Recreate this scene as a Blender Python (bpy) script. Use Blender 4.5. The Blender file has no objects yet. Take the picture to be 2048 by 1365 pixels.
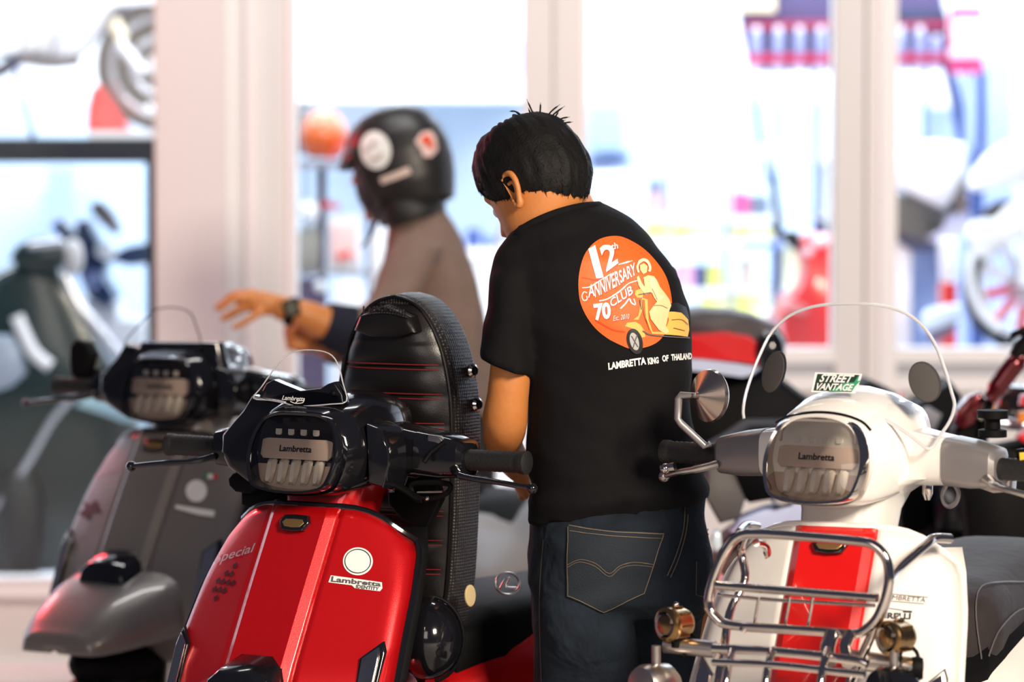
import bpy, bmesh, math, random
from mathutils import Vector, Matrix, noise
from mathutils.bvhtree import BVHTree
random.seed(7)
sc = bpy.context.scene
COL = sc.collection
# ------------------------------------------------------------------ camera
FPX = 7680.0; CH = 1.51; PIT = math.atan(412.5 / FPX)
cd = bpy.data.cameras.new('camera'); cam = bpy.data.objects.new('camera', cd); COL.objects.link(cam)
cd.sensor_width = 36; cd.lens = FPX * 36 / 2048; cd.clip_end = 200
cam.location = (0, 0, CH); cam.rotation_euler = (math.pi / 2 - PIT, 0, 0)
cd.dof.use_dof = True; cd.dof.focus_distance = 6.12; cd.dof.aperture_fstop = 2.8; cd.dof.aperture_blades = 9
sc.camera = cam
sc.view_settings.view_transform = 'Standard'; sc.view_settings.look = 'None'
sc.view_settings.gamma = 1; sc.view_settings.exposure = 0.0; sc.view_settings.use_curve_mapping = False
# ------------------------------------------------------------------ world: dim night street
w = bpy.data.worlds.new('night_world'); sc.world = w; w.use_nodes = True
bg = w.node_tree.nodes['Background']; bg.inputs[0].default_value = (0.55, 0.6, 0.9, 1); bg.inputs[1].default_value = 0.10

def area(name, loc, target, size, power, color, sy=None):
    l = bpy.data.lights.new(name, 'AREA'); l.energy = power; l.color = color; l.size = size
    if sy: l.shape = 'RECTANGLE'; l.size_y = sy
    o = bpy.data.objects.new(name, l); COL.objects.link(o); o.location = loc
    o.rotation_euler = (Vector(target) - Vector(loc)).to_track_quat('-Z', 'Y').to_euler()
    return o
# street lamps outside (warm), one red sign far to the left, shop ceiling lights (cool)
area('street_key_light', (2.6, 1.5, 3.4), (0.2, 6.4, 0.9), 1.1, 500, (1.0, 0.86, 0.70))
area('street_fill_light', (-1.6, 0.4, 2.6), (-0.2, 6.6, 1.0), 2.2, 60, (1.0, 0.86, 0.78))
area('red_sign_light', (-2.7, 10.1, 2.3), (-0.5, 6.8, 1.0), 0.4, 42, (1.0, 0.02, 0.03))
area('column_wash_light', (-0.2, 8.4, 4.2), (0.1, 10.9, 1.2), 2.6, 85, (1.0, 0.96, 0.95), 0.4)
for k, x in enumerate((-3.2, -0.6, 2.0, 4.4)):
    area('shop_ceiling_light', (x, 12.7, 3.35), (x, 12.7, 0), 1.6, 72, (0.86, 0.93, 1.0), 0.6)
for k, x in enumerate((-1.5, 0.2, 1.9)):  # added lamps aimed inward, to brighten the fronts of the displays
    area('added_display_light', (x, 11.05, 3.3), (x, 12.6, 1.1), 1.2, 42, (0.92, 0.95, 1.0), 0.3)
area('shop_back_light', (0.6, 13.6, 3.2), (0.6, 15.2, 1.0), 5.0, 135, (0.84, 0.92, 1.0), 0.5)
# ------------------------------------------------------------------ pixel geometry (true 3D rays of the photo's camera)
def ray(px, py):
    a = (px - 1024) / FPX; b = (682.5 - py) / FPX
    return Vector((a, math.cos(PIT) + b * math.sin(PIT), -math.sin(PIT) + b * math.cos(PIT)))
CO = Vector((0, 0, CH))
def P(px, py, Y):
    r = ray(px, py); return CO + r * (Y / r.y)
def mpp(Y): return Y / FPX      # metres per photo pixel at depth Y
# ------------------------------------------------------------------ mesh builder
def se(n, a, b, e=2.0, cx=0, cy=0):
    out = []
    for i in range(n):
        t = 2 * math.pi * i / n; c, s = math.cos(t), math.sin(t)
        out.append((cx + a * math.copysign(abs(c) ** (2 / e), c), cy + b * math.copysign(abs(s) ** (2 / e), s)))
    return out
def catmull(pts, k=6, closed=False):
    pts = [Vector(p) for p in pts]; n = len(pts); out = []
    rng = range(n) if closed else range(n - 1)
    for i in rng:
        if closed: p0, p1, p2, p3 = pts[(i - 1) % n], pts[i], pts[(i + 1) % n], pts[(i + 2) % n]
        else: p0, p1, p2, p3 = pts[max(i - 1, 0)], pts[i], pts[i + 1], pts[min(i + 2, n - 1)]
        for j in range(k):
            t = j / k
            out.append(0.5 * ((2 * p1) + (p2 - p0) * t + (2 * p0 - 5 * p1 + 4 * p2 - p3) * t * t + (3 * p1 - p0 - 3 * p2 + p3) * t ** 3))
    if not closed: out.append(pts[-1])
    return out
class MB:
    def __init__(s): s.v = []; s.f = []
    def add(s, vs, fs):
        o = len(s.v); s.v += [Vector(v) for v in vs]; s.f += [tuple(i + o for i in f) for f in fs]; return s
    def loft(s, rings, cap=True, closed=True, loop=False):
        n = len(rings[0]); vs = [p for r in rings for p in r]; fs = []; m = len(rings)
        for i in range(m if loop else m - 1):
            a = i * n; b = ((i + 1) % m) * n
            for j in range(n if closed else n - 1):
                k = (j + 1) % n; fs.append((a + j, a + k, b + k, b + j))
        if cap and closed and not loop:
            fs.append(tuple(range(n - 1, -1, -1))); fs.append(tuple(range((m - 1) * n, m * n)))
        return s.add(vs, fs)
    def tube(s, path, r, n=10, cap=True, closed=False, flat=1.0):
        path = [Vector(p) for p in path]; m = len(path)
        rs = r if isinstance(r, (list, tuple)) else [r] * m
        if len(rs) != m: rs = [rs[int(round(i * (len(rs) - 1) / (m - 1)))] for i in range(m)]
        rings = []; up = None
        for i, p in enumerate(path):
            if closed: t = path[(i + 1) % m] - path[i - 1]
            else: t = path[min(i + 1, m - 1)] - path[max(i - 1, 0)]
            t.normalize()
            if up is None:
                up = Vector((0, 0, 1)) if abs(t.z) < 0.9 else Vector((1, 0, 0))
            up = (up - t * up.dot(t)).normalized(); sd = t.cross(up)
            rings.append([p + (up * math.cos(2 * math.pi * j / n) * flat + sd * math.sin(2 * math.pi * j / n)) * rs[i] for j in range(n)])
        return s.loft(rings, cap and not closed, True, closed)
    def lathe(s, c, axis, prof, n=24, cap=True):
        c = Vector(c); ax = Vector(axis).normalized()
        u = ax.orthogonal().normalized(); v = ax.cross(u)
        return s.loft([[c + ax * h + (u * math.cos(2 * math.pi * j / n) + v * math.sin(2 * math.pi * j / n)) * max(r, 1e-4) for j in range(n)] for r, h in prof], cap)
    def box(s, c, size, M=None, ch=0.0):
        x, y, z = size[0] / 2, size[1] / 2, size[2] / 2
        vs = [Vector((i, j, k)) for k in (-z, z) for j in (-y, y) for i in (-x, x)]
        if M is not None: vs = [M @ q for q in vs]
        c = Vector(c)
        return s.add([q + c for q in vs], [(0, 2, 3, 1), (4, 5, 7, 6), (0, 1, 5, 4), (2, 6, 7, 3), (0, 4, 6, 2), (1, 3, 7, 5)])
    def extr(s, outline, vec, inset=0.0):
        vec = Vector(vec); o = [Vector(p) for p in outline]
        rings = [o, [p + vec for p in o]]
        return s.loft(rings)
    def pillow(s, outline, vec, r=0.2, steps=4):
        """closed outline extruded along vec with rounded far and near rims"""
        o = [Vector(p) for p in outline]; vec = Vector(vec); c = sum(o, Vector()) / len(o); rings = []
        for k in range(steps + 1):
            a = math.pi / 2 * k / steps; rings.append([c + (p - c) * (1 - r + r * math.sin(a)) + vec * (0.22 * (1 - math.cos(a))) for p in o])
        for k in range(steps + 1):
            a = math.pi / 2 * k / steps; rings.append([c + (p - c) * (1 - r + r * math.cos(a)) + vec * (0.78 + 0.22 * math.sin(a)) for p in o])
        return s.loft(rings)
    def grid(s, fn, nu, nv, thick=None):
        vs = [fn(i / nu, j / nv) for j in range(nv + 1) for i in range(nu + 1)]
        fs = [(j * (nu + 1) + i, j * (nu + 1) + i + 1, (j + 1) * (nu + 1) + i + 1, (j + 1) * (nu + 1) + i) for j in range(nv) for i in range(nu)]
        return s.add(vs, fs)
    def ball(s, c, rad, n=20, m=12, M=None):
        c = Vector(c); rad = rad if hasattr(rad, '__len__') else (rad,) * 3; rings = []
        for i in range(m + 1):
            a = math.pi * i / m; z = math.cos(a); r = max(math.sin(a), 1e-3)
            ring = [Vector((rad[0] * r * math.cos(2 * math.pi * j / n), rad[1] * r * math.sin(2 * math.pi * j / n), rad[2] * z)) for j in range(n)]
            rings.append([c + (M @ q if M is not None else q) for q in ring])
        return s.loft(rings)
    def mesh(s, name, sharp=38, merge=True, tri=False):
        me = bpy.data.meshes.new(name); me.from_pydata([tuple(v) for v in s.v], [], s.f); me.update()
        bm = bmesh.new(); bm.from_mesh(me)
        if merge: bmesh.ops.remove_doubles(bm, verts=bm.verts, dist=1e-6)
        bmesh.ops.recalc_face_normals(bm, faces=bm.faces)
        if tri: bmesh.ops.triangulate(bm, faces=[f for f in bm.faces if len(f.verts) > 4])
        fin(bm, me, sharp); return me
    def out(s, name, mat, parent=None, sharp=38, bevel=0, sub=0, thick=0, tri=False, **kw):
        o = bpy.data.objects.new(name, s.mesh(name, sharp, tri=tri)); COL.objects.link(o)
        if mat: o.data.materials.append(mat)
        if parent is not None:
            o.parent = parent
            if kw.pop('world', False): o.matrix_parent_inverse = WM(parent).inverted()
        else: kw.pop('world', None)
        if thick:
            m = o.modifiers.new('thickness', 'SOLIDIFY'); m.thickness = thick; m.offset = kw.pop('off', -1)
        if bevel:
            m = o.modifiers.new('bevel', 'BEVEL'); m.width = bevel; m.segments = 2; m.limit_method = 'ANGLE'; m.angle_limit = math.radians(35)
        if sub:
            m = o.modifiers.new('subsurf', 'SUBSURF'); m.levels = sub; m.render_levels = sub
        for k, v in kw.items(): o[k] = v
        return o
def fin(bm, me, sharp):
    bm.normal_update(); cs = math.radians(sharp)
    for f in bm.faces: f.smooth = True
    for e in bm.edges:
        if len(e.link_faces) == 2: e.smooth = e.calc_face_angle(0) < cs
    bm.to_mesh(me); bm.free(); me.update()
def WM(o):
    m = o.matrix_basis.copy()
    if o.parent is not None: m = WM(o.parent) @ o.matrix_parent_inverse @ m
    return m
def thing(name, label, cat, loc=(0, 0, 0), M=None, group=None):
    o = bpy.data.objects.new(name, None); COL.objects.link(o); o.empty_display_size = 0.1
    if M is not None: o.matrix_basis = M
    else: o.location = loc
    o['label'] = label; o['category'] = cat
    if group: o['group'] = group
    return o
def tag(o, label, cat, group=None):
    o['label'] = label; o['category'] = cat
    if group: o['group'] = group
    return o
def struct(o): o['kind'] = 'structure'; return o
# ------------------------------------------------------------------ materials
def lin(c):
    return tuple((x / 12.92 if x <= 0.04045 else ((x + 0.055) / 1.055) ** 2.4) for x in c)
MATS = {}
def M(name, col, rough=0.5, metal=0.0, coat=0.0, bump=0.0, scale=60.0, var=0.0, trans=0.0, emit=None, sheen=0.0, spec=0.5, flake=0.0, aniso=0.0):
    if name in MATS: return MATS[name]
    m = bpy.data.materials.new(name); m.use_nodes = True; nt = m.node_tree; b = nt.nodes['Principled BSDF']
    b.inputs['Base Color'].default_value = (*col, 1); b.inputs['Roughness'].default_value = rough
    b.inputs['Metallic'].default_value = metal; b.inputs['Coat Weight'].default_value = coat; b.inputs['Coat Roughness'].default_value = 0.04
    b.inputs['Specular IOR Level'].default_value = spec; b.inputs['Transmission Weight'].default_value = trans
    b.inputs['Sheen Weight'].default_value = sheen
    tc = nt.nodes.new('ShaderNodeTexCoord'); nz = nt.nodes.new('ShaderNodeTexNoise'); nz.inputs['Scale'].default_value = scale; nz.inputs['Detail'].default_value = 5
    nt.links.new(tc.outputs['Object'], nz.inputs['Vector'])
    v = max(var, 0.03)
    mp = nt.nodes.new('ShaderNodeMapRange'); mp.inputs[3].default_value = 1 - v; mp.inputs[4].default_value = 1 + v
    nt.links.new(nz.outputs['Fac'], mp.inputs[0])
    mx = nt.nodes.new('ShaderNodeVectorMath'); mx.operation = 'SCALE'; mx.inputs[0].default_value = col
    nt.links.new(mp.outputs[0], mx.inputs['Scale']); nt.links.new(mx.outputs[0], b.inputs['Base Color'])
    if bump:
        bp = nt.nodes.new('ShaderNodeBump'); bp.inputs['Strength'].default_value = bump; bp.inputs['Distance'].default_value = 0.002
        nt.links.new(nz.outputs['Fac'], bp.inputs['Height']); nt.links.new(bp.outputs[0], b.inputs['Normal'])
    if flake:
        fl = nt.nodes.new('ShaderNodeTexVoronoi'); fl.inputs['Scale'].default_value = 900
        nt.links.new(tc.outputs['Object'], fl.inputs['Vector'])
        bp = nt.nodes.new('ShaderNodeBump'); bp.inputs['Strength'].default_value = flake; bp.inputs['Distance'].default_value = 0.0004
        nt.links.new(fl.outputs['Distance'], bp.inputs['Height']); nt.links.new(bp.outputs[0], b.inputs['Normal'])
    if emit: b.inputs['Emission Color'].default_value = (*col, 1); b.inputs['Emission Strength'].default_value = emit
    MATS[name] = m; return m
def glass(name, tint=(1, 1, 1), opac=0.0, rough=0.0, ior=1.45):
    if name in MATS: return MATS[name]
    m = bpy.data.materials.new(name); m.use_nodes = True; nt = m.node_tree; nt.nodes.clear()
    o = nt.nodes.new('ShaderNodeOutputMaterial'); t = nt.nodes.new('ShaderNodeBsdfTransparent'); t.inputs[0].default_value = (*tint, 1)
    g = nt.nodes.new('ShaderNodeBsdfGlossy'); g.inputs['Roughness'].default_value = rough
    fr = nt.nodes.new('ShaderNodeFresnel'); fr.inputs[0].default_value = ior; mx = nt.nodes.new('ShaderNodeMixShader')
    nt.links.new(fr.outputs[0], mx.inputs[0]); nt.links.new(t.outputs[0], mx.inputs[1]); nt.links.new(g.outputs[0], mx.inputs[2])
    nt.links.new(mx.outputs[0], o.inputs[0]); MATS[name] = m; return m
mRED = M('candy_red_paint', (0.60, 0.004, 0.007), 0.3, 0.4, 0.6, flake=0.25)
mWHT = M('pearl_white_paint', (0.80, 0.77, 0.73), 0.3, 0, 0.8)
mSRED = M('red_stripe_paint', (0.62, 0.006, 0.004), 0.3, 0, 0.7)
mGRY = M('satin_grey_paint', (0.19, 0.172, 0.160), 0.34, 0.15, 0.4, flake=0.15)
mBLK = M('gloss_black', (0.006, 0.006, 0.008), 0.12, 0, 0.4)
mMBK = M('matt_black_plastic', (0.0035, 0.0035, 0.004), 0.6, spec=.10)
mRUB = M('black_rubber', (0.009, 0.009, 0.009), 0.55, bump=0.4, scale=300)
mCHR = M('chrome', (0.62, 0.56, 0.52), 0.09, 1.0)
mSTL = M('brushed_steel', (0.50, 0.46, 0.43), 0.32, 1.0)
mSIL = M('silver_plastic', (0.30, 0.28, 0.28), 0.38, 0.6)
mBRS = M('brass', (0.42, 0.26, 0.10), 0.25, 1.0)
mLEA = M('black_leather', (0.007, 0.006, 0.006), 0.30, bump=0.15, scale=500)
mSTI = M('red_stitching', (0.25, 0.02, 0.02), 0.6)
mSKN = M('skin', (0.56, 0.205, 0.055), 0.5, bump=0.15, scale=150, var=0.08)
mHAI = M('black_hair', (0.0035, 0.003, 0.003), 0.65, spec=.25, bump=0.6, scale=220)
mWPR = M('white_print', (0.80, 0.80, 0.78), 0.55)
mBPR = M('black_print', (0.006, 0.006, 0.007), 0.5)
mGLS = glass('clear_screen')
mLNS = glass('lamp_lens', (0.93, 0.90, 0.86), ior=1.5)
mTINT = M('grey_padding', (0.035, 0.03, 0.028), 0.7)
mAMB = M('amber_plastic', (0.7, 0.22, 0.02), 0.3)
mREFL = M('lamp_reflector', (0.92, 0.87, 0.80), 0.2, 0.25, bump=0.5, scale=40)
mREFL2 = M('lamp_housing', (0.58, 0.46, 0.39), 0.4, 0.1)
# textured leather of the seat's side band
def knit(name, col, sc_=170, strength=0.8, rough=0.5):
    m = M(name, col, rough); nt = m.node_tree; b = nt.nodes['Principled BSDF']; tc = nt.nodes.new('ShaderNodeTexCoord')
    vo = nt.nodes.new('ShaderNodeTexVoronoi'); vo.inputs['Scale'].default_value = sc_; vo.inputs['Randomness'].default_value = 0.15
    nt.links.new(tc.outputs['Object'], vo.inputs['Vector']); bp = nt.nodes.new('ShaderNodeBump'); bp.inputs['Strength'].default_value = strength; bp.inputs['Distance'].default_value = 0.003
    nt.links.new(vo.outputs['Distance'], bp.inputs['Height']); nt.links.new(bp.outputs[0], b.inputs['Normal']); return m
mKNT = knit('carbon_grain_leather', (0.018, 0.015, 0.015), 190, 1.0, 0.42)
def fabric(name, col, wr=0.5, wsc=9, rough=0.85, weave=900, var=0.15, wd=0.02):
    m = M(name, col, rough, var=var, scale=25, sheen=0.0, spec=0.25); nt = m.node_tree; b = nt.nodes['Principled BSDF']; tc = nt.nodes.new('ShaderNodeTexCoord')
    a = nt.nodes.new('ShaderNodeTexNoise'); a.inputs['Scale'].default_value = wsc; a.inputs['Detail'].default_value = 3; a.inputs['Distortion'].default_value = 0.6
    c = nt.nodes.new('ShaderNodeTexNoise'); c.inputs['Scale'].default_value = weave
    nt.links.new(tc.outputs['Object'], a.inputs['Vector']); nt.links.new(tc.outputs['Object'], c.inputs['Vector'])
    b1 = nt.nodes.new('ShaderNodeBump'); b1.inputs['Strength'].default_value = wr; b1.inputs['Distance'].default_value = wd
    b2 = nt.nodes.new('ShaderNodeBump'); b2.inputs['Strength'].default_value = 0.3; b2.inputs['Distance'].default_value = 0.001
    nt.links.new(a.outputs['Fac'], b1.inputs['Height']); nt.links.new(c.outputs['Fac'], b2.inputs['Height']); nt.links.new(b1.outputs[0], b2.inputs['Normal'])
    nt.links.new(b2.outputs[0], b.inputs['Normal']); return m
mTSH = fabric('black_cotton', (0.0030, 0.0028, 0.0038), 0.35, 7, 0.9)
mJEA = fabric('indigo_denim', (0.010, 0.016, 0.025), 1.0, 11, 0.85, var=0.45)
mSTC = M('tan_stitching', (0.16, 0.12, 0.08), 0.7)
mBRN = fabric('taupe_cotton', (0.19, 0.132, 0.108), 0.6, 8, 0.9)
# ------------------------------------------------------------------ text, decals on surfaces
def text_tris(s, bold=0.0, shear=0.0, space=1.0):
    c = bpy.data.curves.new('t', 'FONT'); c.body = s; c.size = 1; c.offset = bold; c.shear = shear; c.space_character = space; c.resolution_u = 3
    o = bpy.data.objects.new('t', c); COL.objects.link(o)
    dg = bpy.context.evaluated_depsgraph_get(); me = bpy.data.meshes.new_from_object(o.evaluated_get(dg))
    vs = [(v.co.x, v.co.y) for v in me.vertices]; fs = [tuple(p.vertices) for p in me.polygons]
    bpy.data.objects.remove(o); bpy.data.curves.remove(c); bpy.data.meshes.remove(me)
    x0 = min(v[0] for v in vs); x1 = max(v[0] for v in vs); y0 = min(v[1] for v in vs); y1 = max(v[1] for v in vs)
    return [((x - x0) / (x1 - x0), (y - y0) / (y1 - y0)) for x, y in vs], fs
def quadmap(uv, q):
    bl, br, tr, tl = [Vector(p) for p in q]
    return [(bl * (1 - u) * (1 - v) + br * u * (1 - v) + tr * u * v + tl * (1 - u) * v) for u, v in uv]
def poly_tris(pts):
    return [tuple(p) for p in pts], [tuple(range(len(pts)))]
def trees(objs):
    bpy.context.view_layer.update(); dg = bpy.context.evaluated_depsgraph_get(); out = []
    for o in objs:
        e = o.evaluated_get(dg); me = e.to_mesh(); mw = WM(o)
        out.append(BVHTree.FromPolygons([mw @ v.co for v in me.vertices], [tuple(p.vertices) for p in me.polygons])); e.to_mesh_clear()
    return out
def cast(tr, px, py):
    r = ray(px, py).normalized(); best = None
    for t in tr:
        h = t.ray_cast(CO, r)
        if h[0] is not None and (best is None or h[3] < best[3]): best = h
    return best
def decal(name, shapes, tr, mat, parent, lift=0.0012, maxe=9.0, label=None, jump=0.05):
    """shapes: list of (2D photo points, faces). Each is cut finely and laid on the surface it covers."""
    bm = bmesh.new()
    for vs, fs in shapes:
        bv = [bm.verts.new((p[0], p[1], 0)) for p in vs]
        for f in fs:
            try: bm.faces.new([bv[i] for i in f])
            except ValueError: pass
    bmesh.ops.triangulate(bm, faces=bm.faces)
    for _ in range(6):
        le = [e for e in bm.edges if e.calc_length() > maxe]
        if not le: break
        bmesh.ops.subdivide_edges(bm, edges=le, cuts=1, use_grid_fill=False); bmesh.ops.triangulate(bm, faces=[f for f in bm.faces if len(f.verts) > 3])
    bad = []
    for v in bm.verts:
        h = cast(tr, v.co.x, v.co.y)
        if h is None: bad.append(v); continue
        n = h[1] if h[1].dot(ray(v.co.x, v.co.y)) < 0 else -h[1]
        v.co = h[0] + n * lift
    bmesh.ops.delete(bm, geom=bad, context='VERTS')
    bmesh.ops.delete(bm, geom=[f for f in bm.faces if any(e.calc_length() > jump for e in f.edges)], context='FACES')
    for f in bm.faces:
        if f.normal.dot(Vector((0, 1, 0))) > 0: f.normal_flip()
    me = bpy.data.meshes.new(name); bm.to_mesh(me); bm.free()
    for p in me.polygons: p.use_smooth = True
    o = bpy.data.objects.new(name, me); COL.objects.link(o); me.materials.append(mat)
    if parent is not None: o.parent = parent; o.matrix_parent_inverse = WM(parent).inverted()
    if label: o['label'] = label
    return o
def textshape(s, q, **k):
    uv, fs = text_tris(s, **k); return (quadmap(uv, q), fs)
def circ(cx, cy, a, b, n=40, rot=0):
    r = math.radians(rot); c, s_ = math.cos(r), math.sin(r)
    return poly_tris([(cx + a * math.cos(t) * c - b * math.sin(t) * s_, cy + a * math.cos(t) * s_ + b * math.sin(t) * c) for t in [2 * math.pi * i / n for i in range(n)]])
def ringshape(cx, cy, a, b, wd, n=40):
    o = [(cx + a * math.cos(t), cy + b * math.sin(t)) for t in [2 * math.pi * i / n for i in range(n)]]
    i_ = [(cx + (a - wd) * math.cos(t), cy + (b - wd) * math.sin(t)) for t in [2 * math.pi * i / n for i in range(n)]]
    return (o + i_, [(k, (k + 1) % n, n + (k + 1) % n, n + k) for k in range(n)])
def stroke(pts, wd, closed=False, smooth=4):
    p = [Vector((a[0], a[1], 0)) for a in pts]
    if smooth > 1 and len(p) > 2: p = catmull(p, smooth, closed)
    n = len(p); L = []; R = []; ws = wd if isinstance(wd, (list, tuple)) else [wd]
    for i in range(n):
        t = (p[(i + 1) % n] - p[i - 1]) if closed else (p[min(i + 1, n - 1)] - p[max(i - 1, 0)])
        t = t.normalized() if t.length > 0 else Vector((1, 0, 0)); nn = Vector((-t.y, t.x, 0))
        w_ = ws[min(int(i / max(n - 1, 1) * len(ws)), len(ws) - 1)] / 2
        L.append(tuple((p[i] + nn * w_)[:2])); R.append(tuple((p[i] - nn * w_)[:2]))
    return (L + R, [(i, (i + 1) % n, n + (i + 1) % n, n + i) for i in range(n if closed else n - 1)])
def remesh(o, vox, smooth=6, disp=None):
    m = o.modifiers.new('skin', 'REMESH'); m.mode = 'VOXEL'; m.voxel_size = vox; m.use_smooth_shade = True
    s = o.modifiers.new('soft', 'SMOOTH'); s.factor = 0.5; s.iterations = smooth
    dg = bpy.context.evaluated_depsgraph_get(); bpy.context.view_layer.update(); dg = bpy.context.evaluated_depsgraph_get()
    me = bpy.data.meshes.new_from_object(o.evaluated_get(dg)); o.modifiers.clear(); mats = list(o.data.materials); o.data = me
    if not me.materials:
        for q in mats: me.materials.append(q)
    if disp:
        me.update(); ns = [v.normal.copy() for v in me.vertices]
        for v, n in zip(me.vertices, ns): v.co += n * disp(v.co)
        me.update()
    for p in me.polygons: p.use_smooth = True
    return o
# ================================================================== scooters (local frame: x forward, y to the rider's left, z up)
class Pose:
    def __init__(s, px, Y, yaw, lp):
        """local point lp is seen at photo point px at depth Y"""
        t = math.radians(yaw); s.R = Matrix(((-math.sin(t), math.cos(t), 0), (-math.cos(t), -math.sin(t), 0), (0, 0, 1)))
        o = P(px[0], px[1], Y) - s.R @ Vector(lp); s.O = Vector((o.x, o.y, 0)); s.M = Matrix.Translation(s.O) @ s.R.to_4x4(); s.I = s.M.inverted()
    def L(s, px, py, **k):
        (a, v), = k.items(); i = 'xyz'.index(a); o = s.I @ CO; d = s.I.to_3x3() @ ray(px, py)
        return o + d * ((v - o[i]) / d[i])
XC = [(0.915, .118), (0.88, .138), (0.78, .195), (0.665, .258), (0.58, .290), (0.54, .290), (0.49, .25), (0.42, .16), (0.30, .08)]
def xc(z):
    for (z0, x0), (z1, x1) in zip(XC, XC[1:]):
        if z >= z1: t = (z - z0) / (z1 - z0); return x0 + (x1 - x0) * max(t, -0.3)
    return XC[-1][1]
def lw(z):
    T = [(0.915, .168), (0.88, .184), (0.80, .199), (0.67, .212), (0.55, .218), (0.42, .205), (0.30, .15)]
    for (z0, x0), (z1, x1) in zip(T, T[1:]):
        if z >= z1: return x0 + (x1 - x0) * (z - z0) / (z1 - z0)
    return .15
def leg_pt(y, z, back=0):
    a = abs(y); dx = 0
    if a > .05: dx = min((a - .05) / .016, 1) * .014
    if a > .066: dx += (a - .066) * .36
    e = lw(z) - a
    if e < .02: dx += (.02 - e) ** 2 * 45
    return Vector((xc(z) - dx - back, y, z))
def lens_outline(k=1.0, dz=0.0):
    h = [(0, .0585), (.045, .056), (.068, .040), (.080, .002), (.0745, -.034), (.058, -.054), (0, -.0605)]
    pts = h + [(-a, b) for a, b in reversed(h[1:-1])]
    return [(p.x * k, p.y * k + dz) for p in catmull([(a, b, 0) for a, b in pts], 4, True)]
HZ = 1.003
def wheel(root, c, r=.225, w=.11, axis=(0, 1, 0), rim=None, nm='wheel'):
    t = MB().lathe(c, axis, [(r * .62, -w * .42), (r * .8, -w * .5), (r * .93, -w * .42), (r, -w * .2), (r, w * .2), (r * .93, w * .42), (r * .8, w * .5), (r * .62, w * .42)], 40, False).out('tyre', mRUB, root)
    m = MB().lathe(c, axis, [(r * .64, -w * .35), (r * .6, -w * .2), (r * .3, -w * .12), (r * .3, w * .12), (r * .6, w * .2), (r * .64, w * .35)], 32).out('rim', rim or mSTL, root)
    return t
def seat_shape(M_, L_=.60, W_=.13, T_=.11):
    pass
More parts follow.
